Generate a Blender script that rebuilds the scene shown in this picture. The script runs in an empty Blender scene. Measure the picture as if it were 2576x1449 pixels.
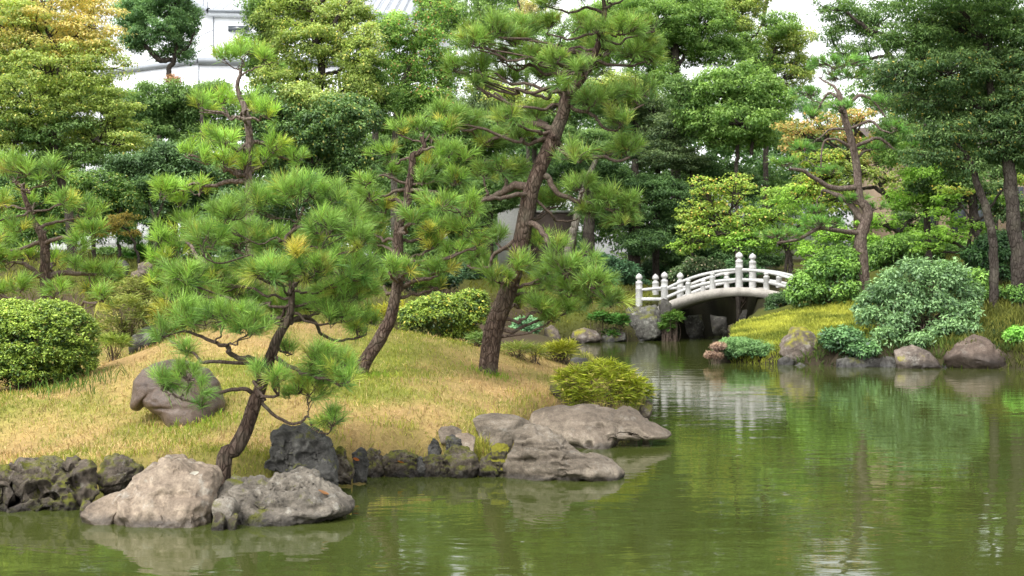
import bpy, bmesh, math, random
import numpy as np
PI = math.pi
F = 3220.0; UC = 1288.0; VC = 724.5; EYE = 2.0      # focal length and centre in photo units, eye height above the pond
rng = np.random.default_rng(7)
scene = bpy.context.scene
COL = scene.collection

def at(u, v, Y):
    return np.array([(u-UC)/F*Y, Y, EYE-(v-VC)/F*Y])
def on_water(u, v):
    return at(u, v, F*EYE/(v-VC))
def unit(a):
    return a/np.maximum(np.linalg.norm(a, axis=-1, keepdims=True), 1e-9)

# ------------------------------------------------------------------ numeric noise
def _hash(ix, iy, iz, seed):
    n = (ix*374761393 + iy*668265263 + iz*2147483647 + seed*974634777) & 0xFFFFFFFF
    n = ((n ^ (n >> 13))*1274126177) & 0xFFFFFFFF
    return ((n ^ (n >> 16)) & 0xFFFF)/65535.0
def vnoise(p, seed=0):
    p = np.asarray(p, float); i = np.floor(p).astype(np.int64); f = p-i; f = f*f*(3-2*f)
    r = 0
    for dx in (0, 1):
        wx = f[:, 0] if dx else 1-f[:, 0]
        for dy in (0, 1):
            wy = f[:, 1] if dy else 1-f[:, 1]
            for dz in (0, 1):
                wz = f[:, 2] if dz else 1-f[:, 2]
                r = r+wx*wy*wz*_hash(i[:, 0]+dx, i[:, 1]+dy, i[:, 2]+dz, seed)
    return r*2-1
def fbm(p, octv=4, seed=0, ridged=False, gain=.5):
    a = 1.0; s = 0; t = 0; p = np.asarray(p, float)
    for o in range(octv):
        n = vnoise(p*(2.03**o)+o*17.3, seed+o)
        if ridged: n = 1-2*np.abs(n)
        s = s+a*n; t += a; a *= gain
    return s/t

# ------------------------------------------------------------------ mesh buffer
class MB:
    def __init__(s): s.V = []; s.F = []; s.C = []; s.n = 0
    def add(s, V, Fc, col=None):
        V = np.asarray(V, float).reshape(-1, 3); Fc = np.asarray(Fc)
        s.V.append(V); s.F.append(Fc+s.n); s.n += len(V)
        if col is None: col = np.ones((len(V), 3))*.5
        s.C.append(np.broadcast_to(np.asarray(col, float), (len(V), 3)))
    def build(s, name, mat, parent=None, origin=None, smooth=False):
        me = bpy.data.meshes.new(name)
        V = np.concatenate(s.V); C = np.concatenate(s.C)
        o = np.zeros(3)
        if parent is not None:
            r = parent
            while r.parent is not None: r = r.parent
            o = np.array(r.location)
        elif origin is not None: o = np.asarray(origin, float)
        V = V-o
        nl = sum(f.size for f in s.F); nf = sum(len(f) for f in s.F)
        me.vertices.add(len(V)); me.vertices.foreach_set('co', V.astype(np.float32).ravel())
        me.loops.add(nl); me.loops.foreach_set('vertex_index', np.concatenate([f.ravel() for f in s.F]).astype(np.int32))
        tot = np.concatenate([np.full(len(f), f.shape[1]) for f in s.F]); st = np.concatenate([[0], np.cumsum(tot)[:-1]])
        me.polygons.add(nf); me.polygons.foreach_set('loop_start', st.astype(np.int32)); me.polygons.foreach_set('loop_total', tot.astype(np.int32))
        if smooth: me.polygons.foreach_set('use_smooth', np.ones(nf, bool))
        at_ = me.attributes.new('col', 'FLOAT_COLOR', 'POINT')
        at_.data.foreach_set('color', np.concatenate([C, np.ones((len(C), 1))], 1).astype(np.float32).ravel())
        me.update(calc_edges=True); me.validate()
        me.materials.append(mat)
        ob = bpy.data.objects.new(name, me); COL.objects.link(ob)
        if parent is not None: ob.parent = parent
        elif origin is not None: ob.location = origin
        return ob
def tag(o, label=None, cat=None, group=None, kind=None):
    if label: o['label'] = label
    if cat: o['category'] = cat
    if group: o['group'] = group
    if kind: o['kind'] = kind
    return o
def empty(name, loc, label, cat, group=None, rz=0):
    o = bpy.data.objects.new(name, None); COL.objects.link(o); o.location = loc; o.rotation_euler.z = rz
    o.empty_display_size = .2
    return tag(o, label, cat, group)

# ------------------------------------------------------------------ materials
def newmat(name):
    m = bpy.data.materials.new(name); m.use_nodes = True; nt = m.node_tree; nt.nodes.clear()
    out = nt.nodes.new('ShaderNodeOutputMaterial')
    return m, nt, out
class G:                                        # terse node building
    def __init__(s, nt): s.nt = nt
    def n(s, typ, **kw):
        x = s.nt.nodes.new('ShaderNode'+typ)
        for k, v in kw.items():
            if k.startswith('i_'): x.inputs[k[2:].replace('_', ' ')].default_value = v
            else: setattr(x, k, v)
        return x
    def l(s, a, b): s.nt.links.new(a, b)
    def ramp(s, fac, stops):
        r = s.n('ValToRGB'); e = r.color_ramp.elements
        while len(e) < len(stops): e.new(.5)
        for q, (p, c) in zip(e, stops): q.position = p; q.color = (*c, 1) if len(c) == 3 else c
        s.l(fac, r.inputs['Fac']); return r.outputs['Color']
    def noise(s, vec, scale, detail=4, rough=.55, dist=0):
        x = s.n('TexNoise'); x.inputs['Scale'].default_value = scale; x.inputs['Detail'].default_value = detail
        x.inputs['Roughness'].default_value = rough; x.inputs['Distortion'].default_value = dist
        if vec is not None: s.l(vec, x.inputs['Vector'])
        return x.outputs['Fac']
    def mix(s, fac, a, b, mode='MIX'):
        x = s.n('Mix', data_type='RGBA', blend_type=mode)
        for inp, v in ((x.inputs[0], fac), (x.inputs[6], a), (x.inputs[7], b)):
            if hasattr(v, 'node'): s.l(v, inp)
            elif isinstance(v, (int, float)): inp.default_value = v
            else: inp.default_value = (*v, 1)
        return x.outputs[2]
    def math(s, op, a, b=0.0, clamp=False):
        x = s.n('Math', operation=op, use_clamp=clamp)
        for inp, v in ((x.inputs[0], a), (x.inputs[1], b)):
            if hasattr(v, 'node'): s.l(v, inp)
            else: inp.default_value = v
        return x.outputs[0]

def leaf_mat(name, trans=.35, rough=.5, spec=.35):
    m, nt, out = newmat(name); g = G(nt)
    a = g.n('Attribute', attribute_name='col')
    geo = g.n('NewGeometry')
    nz = g.noise(geo.outputs['Position'], 1.3, 3)
    c = g.mix(1.0, a.outputs['Color'], g.ramp(nz, [(.3, (.8, .82, .82)), (.7, (1.16, 1.14, 1.05))]), 'MULTIPLY')
    p = g.n('BsdfPrincipled'); p.inputs['Roughness'].default_value = rough; p.inputs['Specular IOR Level'].default_value = spec
    g.l(c, p.inputs['Base Color'])
    t = g.n('BsdfTranslucent'); c2 = g.mix(1.0, c, (1.2, 1.22, .8), 'MULTIPLY'); g.l(c2, t.inputs['Color'])
    mx = g.n('MixShader'); mx.inputs[0].default_value = trans
    g.l(p.outputs[0], mx.inputs[1]); g.l(t.outputs[0], mx.inputs[2]); g.l(mx.outputs[0], out.inputs['Surface'])
    return m
def bark_mat(name, c1, c2, c3, scale=1.0, bump=.6):
    m, nt, out = newmat(name); g = G(nt)
    tc = g.n('TexCoord'); mp = g.n('Mapping'); mp.inputs['Scale'].default_value = (1, 1, .38); g.l(tc.outputs['Object'], mp.inputs['Vector'])
    wob = g.n('TexNoise'); wob.inputs['Scale'].default_value = 9*scale; g.l(mp.outputs[0], wob.inputs['Vector'])
    vv = g.n('VectorMath', operation='MULTIPLY_ADD'); g.l(wob.outputs['Color'], vv.inputs[0]); vv.inputs[1].default_value = (.06/scale,)*3; g.l(mp.outputs[0], vv.inputs[2])
    vo = g.n('TexVoronoi', feature='DISTANCE_TO_EDGE'); vo.inputs['Scale'].default_value = 26*scale; g.l(vv.outputs[0], vo.inputs['Vector'])
    nz = g.noise(mp.outputs[0], 20*scale, 6, .72); nb = g.noise(tc.outputs['Object'], 3.0*scale, 4)
    crack = g.ramp(vo.outputs['Distance'], [(0, (0, 0, 0)), (.16, (1, 1, 1))])
    base = g.ramp(nz, [(.3, c1), (.55, c2), (.78, c3)])
    base = g.mix(crack, g.mix(1., base, (.5, .46, .43), 'MULTIPLY'), base)
    base = g.mix(g.ramp(nb, [(.5, (0, 0, 0)), (.75, (.45, .45, .45))]), base, (.16, .15, .11))
    p = g.n('BsdfPrincipled'); p.inputs['Roughness'].default_value = .9; p.inputs['Specular IOR Level'].default_value = .2; g.l(base, p.inputs['Base Color'])
    h = g.math('ADD', g.math('MULTIPLY', crack, .7), g.math('MULTIPLY', nz, .6))
    b = g.n('Bump'); b.inputs['Strength'].default_value = bump; b.inputs['Distance'].default_value = .02/scale; g.l(h, b.inputs['Height']); g.l(b.outputs[0], p.inputs['Normal'])
    g.l(p.outputs[0], out.inputs['Surface']); return m
def rock_mat(name, dark, mid, light, moss=0.0, scale=1.0, bump=.7, wet=.09, pits=.5, strata=0.0, mossc=(.11, .115, .015), lichen=.15, top=0.0):
    m, nt, out = newmat(name); g = G(nt)
    geo = g.n('NewGeometry'); P = geo.outputs['Position']
    n1 = g.noise(P, 2.2*scale, 5, .6, .4); n2 = g.noise(P, 14*scale, 6, .7, .3); n3 = g.noise(P, 70*scale, 4, .7)
    vo = g.n('TexVoronoi', feature='F1'); vo.inputs['Scale'].default_value = 20*scale
    g.l(P, vo.inputs['Vector'])
    pit = g.ramp(vo.outputs['Distance'], [(.06, (0, 0, 0)), (.3, (1, 1, 1))])
    pm = g.ramp(g.noise(P, 4.5*scale, 3), [(.45, (0, 0, 0)), (.62, (1, 1, 1))])
    pitm = g.mix(pm, (1, 1, 1), pit)
    w = g.math('ADD', g.math('MULTIPLY', n1, .6), g.math('MULTIPLY', n2, .45))
    base = g.ramp(w, [(.34, dark), (.52, mid), (.68, light)])
    if strata:
        mp = g.n('Mapping'); mp.inputs['Scale'].default_value = (1.5, 1.5, 7); mp.inputs['Rotation'].default_value = (.3, .4, 0); g.l(P, mp.inputs['Vector'])
        st = g.noise(mp.outputs[0], 1.6*scale, 5, .65, .8)
        base = g.mix(strata, base, g.ramp(st, [(.35, dark), (.5, mid), (.62, light)]))
    sep = g.n('SeparateXYZ'); g.l(geo.outputs['Normal'], sep.inputs[0])
    base = g.mix(1., base, g.ramp(n3, [(.3, (.72, .72, .72)), (.7, (1.22, 1.22, 1.2))]), 'MULTIPLY')
    base = g.mix(g.math('MULTIPLY', g.math('SUBTRACT', 1., pitm), pits), base, tuple(c*.4 for c in dark))
    if top:
        tm = g.ramp(g.math('ADD', sep.outputs['Z'], g.math('MULTIPLY', g.math('SUBTRACT', n1, .5), .5)), [(.35, (0, 0, 0)), (.7, (top, top, top))]); base = g.mix(tm, base, g.mix(1., base, (.5, .48, .47), 'MULTIPLY'))
    if lichen:
        lm = g.ramp(g.noise(P, 6*scale, 6, .75), [(.56, (0, 0, 0)), (.64, (lichen,)*3)])
        base = g.mix(lm, base, (.5, .49, .43))
    if moss:
        mm = g.math('MULTIPLY', g.ramp(g.noise(P, 3.2*scale, 5, .7), [(.62-moss*.35, (0, 0, 0)), (.72-moss*.3, (1, 1, 1))]), g.ramp(sep.outputs['Z'], [(.05, (0, 0, 0)), (.5, (1, 1, 1))]))
        mc = g.mix(n2, tuple(c*.45 for c in mossc), tuple(c*1.5 for c in mossc))
        base = g.mix(mm, base, mc)
    pz = g.n('SeparateXYZ'); g.l(P, pz.inputs[0])
    wz = g.math('ADD', pz.outputs['Z'], g.math('MULTIPLY', g.math('SUBTRACT', n2, .5), .06))
    wm = g.n('MapRange'); wm.inputs['From Min'].default_value = wet; wm.inputs['From Max'].default_value = wet*.35; g.l(wz, wm.inputs['Value'])
    base = g.mix(wm.outputs[0], base, g.mix(1., base, (.33, .33, .33), 'MULTIPLY'))
    p = g.n('BsdfPrincipled'); g.l(base, p.inputs['Base Color']); p.inputs['Specular IOR Level'].default_value = .3
    rr = g.n('MapRange'); rr.inputs['To Min'].default_value = .88; rr.inputs['To Max'].default_value = .4; g.l(wm.outputs[0], rr.inputs['Value']); g.l(rr.outputs[0], p.inputs['Roughness'])
    h = g.math('ADD', g.math('MULTIPLY', n2, .8), g.math('ADD', g.math('MULTIPLY', n3, .22), g.math('MULTIPLY', pitm, .5*pits)))
    b = g.n('Bump'); b.inputs['Strength'].default_value = bump; b.inputs['Distance'].default_value = .035; g.l(h, b.inputs['Height']); g.l(b.outputs[0], p.inputs['Normal'])
    g.l(p.outputs[0], out.inputs['Surface']); return m
def plain_mat(name, c, rough=.6, nscale=6, var=.12, bump=.1, metallic=0., lines=None):
    m, nt, out = newmat(name); g = G(nt); geo = g.n('NewGeometry'); P = geo.outputs['Position']
    n = g.noise(P, nscale, 6, .65); n2 = g.noise(P, nscale*9, 3)
    f = g.math('ADD', g.math('MULTIPLY', n, .65), g.math('MULTIPLY', n2, .35))
    c1 = tuple(x*(1-var*1.6) for x in c); c2 = tuple(min(1, x*(1+var)) for x in c)
    base = g.ramp(f, [(.33, c1), (.66, c2)])
    p = g.n('BsdfPrincipled'); p.inputs['Roughness'].default_value = rough; p.inputs['Metallic'].default_value = metallic
    if lines:
        mp = g.n('Mapping'); mp.inputs['Rotation'].default_value = (PI/2, 0, 0); g.l(P, mp.inputs['Vector'])
        br = g.n('TexBrick'); br.offset = 0; br.inputs['Scale'].default_value = 1; br.inputs['Mortar Size'].default_value = lines[2]
        br.inputs['Brick Width'].default_value = lines[0]; br.inputs['Row Height'].default_value = lines[1]; g.l(mp.outputs[0], br.inputs['Vector'])
        base = g.mix(br.outputs['Fac'], base, tuple(x*.5 for x in c))
    g.l(base, p.inputs['Base Color'])
    b = g.n('Bump'); b.inputs['Strength'].default_value = bump; b.inputs['Distance'].default_value = .02; g.l(f, b.inputs['Height']); g.l(b.outputs[0], p.inputs['Normal'])
    g.l(p.outputs[0], out.inputs['Surface']); return m

NEEDLE = leaf_mat('pine_needles', .3, .45, .35)
LEAF = leaf_mat('broad_leaves', .45, .5, .3)
GLOSSY = leaf_mat('glossy_leaves', .22, .42, .4)
GRASS = leaf_mat('grass_blades', .35, .7, .15)
BARK = bark_mat('pine_bark', (.034, .023, .018), (.1, .068, .052), (.25, .19, .155), .8, .9)
TWIG = bark_mat('pine_twig_bark', (.06, .042, .034), (.135, .1, .08), (.25, .2, .165), 2.0, .4)
PBARK = bark_mat('grey_pine_bark', (.08, .06, .05), (.17, .13, .11), (.3, .25, .21), .6)
TBARK = bark_mat('dark_tree_bark', (.03, .024, .02), (.06, .05, .042), (.12, .1, .085), .5)
GBARK = bark_mat('pale_tree_bark', (.09, .08, .065), (.19, .17, .14), (.3, .28, .24), .5)

# ------------------------------------------------------------------ terrain
SHORE = [on_water(u, v) for u, v in [(-2600, 1262), (-900, 1262), (0, 1250), (240, 1238), (420, 1232), (560, 1240), (700, 1240), (800, 1228), (850, 1196), (930, 1178),
    (1060, 1174), (1200, 1182), (1275, 1178), (1330, 1125), (1400, 1085), (1500, 1066), (1600, 1050), (1640, 1028), (1645, 1000), (1600, 965), (1520, 930), (1440, 903),
    (1330, 889), (1230, 884), (1150, 878), (1120, 872), (1150, 864), (1290, 861), (1365, 859), (1435, 859), (1520, 857), (1580, 859), (1670, 857), (1720, 853), (1790, 848),
    (1830, 838), (1860, 836), (1880, 846), (1862, 866), (1800, 888), (1765, 903), (1800, 912), (1970, 918), (2110, 924), (2300, 925), (2570, 930), (2900, 934), (5200, 950)]]
SHORE = np.array([p[:2] for p in SHORE] + [(600., 320.), (-600., 320.)])
def sdist(P):
    d = np.full(len(P), 1e9); ins = np.zeros(len(P), bool)
    for i in range(len(SHORE)):
        a = SHORE[i]; b = SHORE[(i+1) % len(SHORE)]; ab = b-a
        t = np.clip(((P-a)@ab)/(ab@ab), 0, 1); q = a+t[:, None]*ab
        d = np.minimum(d, np.linalg.norm(P-q, axis=1))
        c = (a[1] > P[:, 1]) != (b[1] > P[:, 1])
        with np.errstate(divide='ignore', invalid='ignore'):
            xx = a[0]+(P[:, 1]-a[1])*ab[0]/ab[1]
        ins ^= c & (P[:, 0] < xx)
    return np.where(ins, d, -d)
CTRL = [(-400, 1100, 14.5), (0, 1105, 14.8), (0, 1160, 13.2), (300, 1158, 12.9), (570, 1172, 12.2), (450, 1062, 14.4), (200, 1040, 15.3), (0, 1040, 15.3), (0, 988, 17.2), (-400, 990, 17.2),
    (130, 962, 17.6), (250, 922, 18.3), (420, 858, 19.2), (560, 825, 19.8), (700, 812, 20), (850, 814, 20.2), (1000, 832, 20.3), (1150, 862, 20.5), (1250, 882, 20.8),
    (1440, 915, 23), (1330, 892, 22), (1500, 975, 20), (1400, 1000, 18.5), (1300, 1000, 17.6), (1200, 1052, 15.8), (1000, 1100, 14.3), (900, 1142, 13.6), (1150, 1135, 14.2),
    (1000, 950, 17), (800, 950, 16.6), (800, 880, 18.2), (650, 1000, 15.2), (1228, 935, 19), (905, 945, 17.5), (330, 868, 24), (320, 800, 26.5), (320, 715, 31), (0, 715, 31), (480, 705, 32),
    (-600, 715, 31), (330, 640, 42), (0, 640, 42), (1300, 740, 50), (1300, 838, 48), (1400, 775, 50), (1500, 806, 49), (1600, 772, 49.5), (1500, 705, 58), (1750, 700, 60), (1000, 740, 38), (700, 705, 38),
    (1900, 842, 37), (2000, 802, 39), (2150, 780, 40), (2170, 735, 41.5), (2200, 690, 44), (2400, 610, 50), (2520, 725, 38), (2520, 850, 33), (2450, 650, 44), (2576, 610, 50),
    (2900, 700, 40), (2900, 850, 34), (2010, 738, 46.5), (2300, 800, 36)]
PZ = [at(*c) for c in CTRL]
def uz(u, Y, z): return np.array([(u-UC)/F*Y, Y, z])
PZ += [uz(700, 23.5, .85), (uz(400, 22.5, .7)), uz(100, 21, .45), uz(1000, 24, .6), uz(1200, 26, .35), uz(-600, 21, .5), uz(-600, 14, .3), uz(700, 29, 1.2), uz(1000, 31, 1.0)]
for Y_, z_ in ((12, .4), (20, 1.0), (34, 2.2), (60, 3.2)): PZ += [uz(-2200, Y_, z_)]
for Y_, z_ in ((36, 1.2), (50, 3.), (70, 4.)): PZ += [uz(4600, Y_, z_)]
for u_ in (-2200, -400, 600, 1400, 2100, 2800, 4600):
    for Y_, z_ in ((75, 3.6), (110, 4.4), (170, 5), (300, 6)): PZ += [uz(u_, Y_, z_)]
PZ = np.array(PZ)
def _q(P): return np.stack([P[:, 0]/P[:, 1]*5, np.log(P[:, 1])*4], 1)
_Q = _q(PZ)
def _phi(r): return np.where(r > 1e-9, r*r*np.log(np.maximum(r, 1e-9)), 0)
_n = len(_Q); _A = np.zeros((_n+3, _n+3)); _A[:_n, :_n] = _phi(np.linalg.norm(_Q[:, None]-_Q[None], axis=2))+np.eye(_n)*.002
_A[:_n, _n] = 1; _A[:_n, _n+1:] = _Q; _A[_n, :_n] = 1; _A[_n+1:, :_n] = _Q.T
_w = np.linalg.solve(_A, np.concatenate([PZ[:, 2], np.zeros(3)]))
def ground(P):
    P = np.asarray(P, float).reshape(-1, 2); q = _q(P); z = np.zeros(len(P))
    for s in range(0, len(P), 20000):
        k = q[s:s+20000]; z[s:s+20000] = _phi(np.linalg.norm(k[:, None]-_Q[None], axis=2))@_w[:_n]+_w[_n]+k@_w[_n+1:]
    z = np.maximum(z, .16); d = sdist(P); wd = .28+.012*P[:, 1]
    m = np.clip(d/wd+.25, 0, 1); m = m*m*(3-2*m)
    P3 = np.stack([P[:, 0], P[:, 1], 0*z], 1)
    z = z+.035*fbm(P3*1.4, 3, 5)+.012*fbm(P3*7, 2, 9)
    return -.6+(z+.6)*m
def gz(x, y): return float(ground([[x, y]])[0])
def snap(u, Y, sink=0.0):
    x = (u-UC)/F*Y; return np.array([x, Y, gz(x, Y)-sink])

def ground_mat():
    m, nt, out = newmat('turf_and_soil'); g = G(nt); geo = g.n('NewGeometry'); P = geo.outputs['Position']
    a = g.n('Attribute', attribute_name='col')
    n1 = g.noise(P, 9, 6, .7); n2 = g.noise(P, 60, 4, .7)
    f = g.math('ADD', g.math('MULTIPLY', n1, .5), g.math('MULTIPLY', n2, .5))
    c = g.mix(1., a.outputs['Color'], g.ramp(f, [(.32, (.45, .42, .4)), (.5, (1, 1, 1)), (.68, (1.35, 1.3, 1.2))]), 'MULTIPLY')
    p = g.n('BsdfPrincipled'); p.inputs['Roughness'].default_value = .95; p.inputs['Specular IOR Level'].default_value = .1; g.l(c, p.inputs['Base Color'])
    b = g.n('Bump'); b.inputs['Strength'].default_value = .8; b.inputs['Distance'].default_value = .03; g.l(f, b.inputs['Height']); g.l(b.outputs[0], p.inputs['Normal'])
    g.l(p.outputs[0], out.inputs['Surface']); return m
def green_amount(P):                    # how green the turf is at a place: greener by the pond edge and in patches
    P3 = np.stack([P[:, 0], P[:, 1], 0*P[:, 0]], 1)
    n = fbm(P3*.55, 3, 21)*.9+fbm(P3*2.3, 3, 22)*.5
    d = sdist(P)
    return np.clip(.37+n*1.2+.55*np.exp(-np.maximum(d, 0)/.6)+.25*np.clip((P[:, 1]-18.5)/3, 0, 1)+.2*np.clip((P[:, 0]-1.0)/2, 0, 1)*0, 0, 1)
def build_ground():
    ts = np.linspace(-1.15, 1.15, 330); ys = np.exp(np.linspace(math.log(9.5), math.log(300), 300))
    T, Yg = np.meshgrid(ts, ys); P = np.stack([(T*Yg).ravel(), Yg.ravel()], 1)
    z = ground(P); V = np.concatenate([P, z[:, None]], 1)
    w = len(ts); i = np.arange(len(V)).reshape(Yg.shape)
    Fq = np.stack([i[:-1, :-1], i[:-1, 1:], i[1:, 1:], i[1:, :-1]], -1).reshape(-1, 4)
    ga = green_amount(P)[:, None]
    straw = np.array([.42, .29, .125]); green = np.array([.2, .22, .045]); moss = np.array([.1, .115, .02]); soil = np.array([.075, .055, .035])
    c = straw*(1-ga)+green*ga
    P3 = np.stack([P[:, 0], P[:, 1], 0*z], 1)
    sl = np.clip(fbm(P3*1.1, 4, 31)*2.4+.1, 0, 1)[:, None]*.55
    c = c*(1-sl*.6)+np.array([.2, .13, .06])*sl*.6
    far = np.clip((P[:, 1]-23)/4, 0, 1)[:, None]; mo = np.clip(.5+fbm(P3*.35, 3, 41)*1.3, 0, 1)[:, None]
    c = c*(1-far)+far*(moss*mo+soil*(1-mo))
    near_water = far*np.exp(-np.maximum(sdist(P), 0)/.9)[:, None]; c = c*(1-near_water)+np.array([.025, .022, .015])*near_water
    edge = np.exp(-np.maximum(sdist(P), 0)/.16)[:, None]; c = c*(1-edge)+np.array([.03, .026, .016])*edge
    ub = P[:, 0]/P[:, 1]*F+UC; shade = (((P[:, 1] > 45) & (ub > 1650) & (ub < 1960))*1.)[:, None]; c = c*(1-.7*shade)  # shade under and behind the bridge, painted into the ground colour
    ex = np.exp(-((P[:, 0]-at(640, 1190, 12)[0])**2+(P[:, 1]-11.9)**2)/.25)[:, None]
    c = c*(1-ex*.7)+np.array([.13, .08, .05])*ex*.7
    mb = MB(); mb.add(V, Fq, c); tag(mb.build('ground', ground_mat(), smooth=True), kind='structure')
build_ground()

def water_mat():
    m, nt, out = newmat('pond_water'); g = G(nt); geo = g.n('NewGeometry'); P = geo.outputs['Position']
    def wave(sx, sy, sc, det, dist):
        mp = g.n('Mapping'); mp.inputs['Scale'].default_value = (sx, sy, 1); mp.inputs['Rotation'].default_value = (0, 0, .12); g.l(P, mp.inputs['Vector'])
        return g.noise(mp.outputs[0], sc, det, .55, dist)
    a = wave(.45, 1, 2.2, 2, .6); b = wave(.5, 1, 9, 2, .3); c = wave(1, 1, .5, 2, 0)
    calm = g.ramp(c, [(.35, (.25, .25, .25)), (.65, (1, 1, 1))])
    h = g.math('ADD', g.math('MULTIPLY', a, 1.), g.math('MULTIPLY', g.math('MULTIPLY', b, calm), .26))
    for (px, py) in RIPPLES:
        dv = g.n('VectorMath', operation='DISTANCE'); g.l(P, dv.inputs[0]); dv.inputs[1].default_value = (px, py, 0); d = dv.outputs['Value']
        ring = g.math('MULTIPLY', g.math('SINE', g.math('MULTIPLY', d, 60.)), g.math('MULTIPLY', g.math('POWER', 2.718, g.math('MULTIPLY', d, -14.)), .9))
        h = g.math('ADD', h, ring)
    bp = g.n('Bump'); bp.inputs['Strength'].default_value = .11; bp.inputs['Distance'].default_value = .05; g.l(h, bp.inputs['Height'])
    p = g.n('BsdfPrincipled'); p.inputs['IOR'].default_value = 1.33; p.inputs['Roughness'].default_value = .03
    n = g.noise(P, .35, 3)
    g.l(g.ramp(n, [(.3, (.04, .052, .012)), (.7, (.054, .066, .015))]), p.inputs['Base Color'])
    g.l(bp.outputs[0], p.inputs['Normal']); g.l(p.outputs[0], out.inputs['Surface']); return m
RIPPLES = [tuple(on_water(u, v)[:2]) for u, v in ((130, 1312), (1975, 1243), (2415, 1045), (1385, 1305), (960, 1420))]
mb = MB(); mb.add([(-160, -30, 0), (160, -30, 0), (160, 75, 0), (-160, 75, 0)], [[0, 1, 2, 3]])
tag(mb.build('pond_water', water_mat()), kind='structure')

# ------------------------------------------------------------------ tubes, needles, leaves
def smooth_path(pts, n, wig=0.0, seed=0):
    pts = np.asarray(pts, float)
    if len(pts) < 3: pts = np.stack([pts[0], (pts[0]+pts[-1])/2, pts[-1]])
    P = np.concatenate([[2*pts[0]-pts[1]], pts, [2*pts[-1]-pts[-2]]])
    t = np.linspace(0, len(pts)-1-1e-6, n); i = t.astype(int); f = (t-i)[:, None]
    a, b, c, d = P[i], P[i+1], P[i+2], P[i+3]
    R = .5*((2*b)+(c-a)*f+(2*a-5*b+4*c-d)*f*f+(3*b-a-3*c+d)*f**3)
    if wig:
        r = np.random.default_rng(seed); k = max(3, n//2)
        off = r.normal(0, wig, (k, 3)); x = np.linspace(0, k-1, n)
        w = np.stack([np.interp(x, np.arange(k), off[:, j]) for j in range(3)], 1)
        w *= np.sin(np.linspace(0, PI, n))[:, None]**.5
        R = R+w
    return R
def tube(mb, path, rad, sides=6, lump=0.0, col=None, seed=0):
    P = np.asarray(path, float); n = len(P); rad = np.broadcast_to(np.asarray(rad, float), (n,))
    T = unit(np.gradient(P, axis=0)); ref = np.array([0, 1., 0]) if abs(T[0][1]) < .9 else np.array([1., 0, 0])
    a = unit(np.cross(T[0], ref)); A = np.empty_like(P)
    for i in range(n):
        a = a-T[i]*(a@T[i]); a = a/max(np.linalg.norm(a), 1e-9); A[i] = a
    B = np.cross(T, A); th = np.arange(sides)*2*PI/sides
    ring = A[:, None]*np.cos(th)[None, :, None]+B[:, None]*np.sin(th)[None, :, None]
    rr = np.repeat(rad[:, None], sides, 1)
    V = P[:, None]+ring*rr[..., None]
    if lump:
        q = V.reshape(-1, 3); m = fbm(q/(rad.mean()*1.5), 3, seed).reshape(n, sides); V = P[:, None]+ring*(rr*(1+lump*m))[..., None]
    i = np.arange(n*sides).reshape(n, sides); j = np.roll(i, -1, 1)
    Fq = np.stack([i[:-1], j[:-1], j[1:], i[1:]], -1).reshape(-1, 4)
    mb.add(V.reshape(-1, 3), Fq, col)
def rand_perp(d, r):
    v = r.normal(size=d.shape); v -= d*(v*d).sum(-1, keepdims=True); return unit(v)
def needles(mb, C, D, L, n, width, col, r, spread=1.02):
    """C tuft points, D shoot directions: n straight needles each, fanned around the shoot"""
    N = len(C); Cc = np.repeat(C, n, 0); Dd = np.repeat(unit(D), n, 0)
    s = r.uniform(0, 1, N*n); ang = spread*(.12+.88*s**.8)
    side = rand_perp(Dd, r); nd = Dd*np.cos(ang)[:, None]+side*np.sin(ang)[:, None]; nd[:, 2] -= .08*r.random(N*n); nd = unit(nd)
    l = np.repeat(L if np.ndim(L) else np.full(N, L), n)*r.uniform(.72, 1.1, N*n)
    base = Cc+Dd*(r.uniform(-.3, .35, N*n)*l)[:, None]
    w = rand_perp(nd, r)*(width/2)
    mid = base+nd*(l*.55)[:, None]; tip = base+nd*l[:, None]; tip[:, 2] -= l*.05
    V = np.stack([base-w*.7, base+w*.7, mid+w, mid-w, tip], 1).reshape(-1, 3)
    k = np.arange(N*n)[:, None]*5
    cc = np.repeat(col, n, 0)*1.9*r.uniform(.72, 1.28, (N*n, 1)); old = r.random(N*n) < .05; cc[old] = np.array([.22, .16, .04])
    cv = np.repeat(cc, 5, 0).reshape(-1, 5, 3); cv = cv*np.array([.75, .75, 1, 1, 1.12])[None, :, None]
    b0 = mb.n
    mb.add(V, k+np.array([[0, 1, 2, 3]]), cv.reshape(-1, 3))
    mb.F.append(b0+k+np.array([[3, 2, 4]]))
def leaves(mb, P, Nn, T, L, Wd, col):
    N = len(P); Nn = unit(Nn); T = unit(T-Nn*(T*Nn).sum(-1, keepdims=True)); S = np.cross(Nn, T)
    L = np.broadcast_to(L, (N,))[:, None]; Wd = np.broadcast_to(Wd, (N,))[:, None]
    V = np.stack([P, P+T*L*.42+S*Wd*.5-Nn*L*.05, P+T*L-Nn*L*.1, P+T*L*.42-S*Wd*.5-Nn*L*.05], 1).reshape(-1, 3)
    mb.add(V, np.arange(N)[:, None]*4+np.array([[0, 1, 2, 3]]), np.repeat(col, 4, 0))

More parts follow.
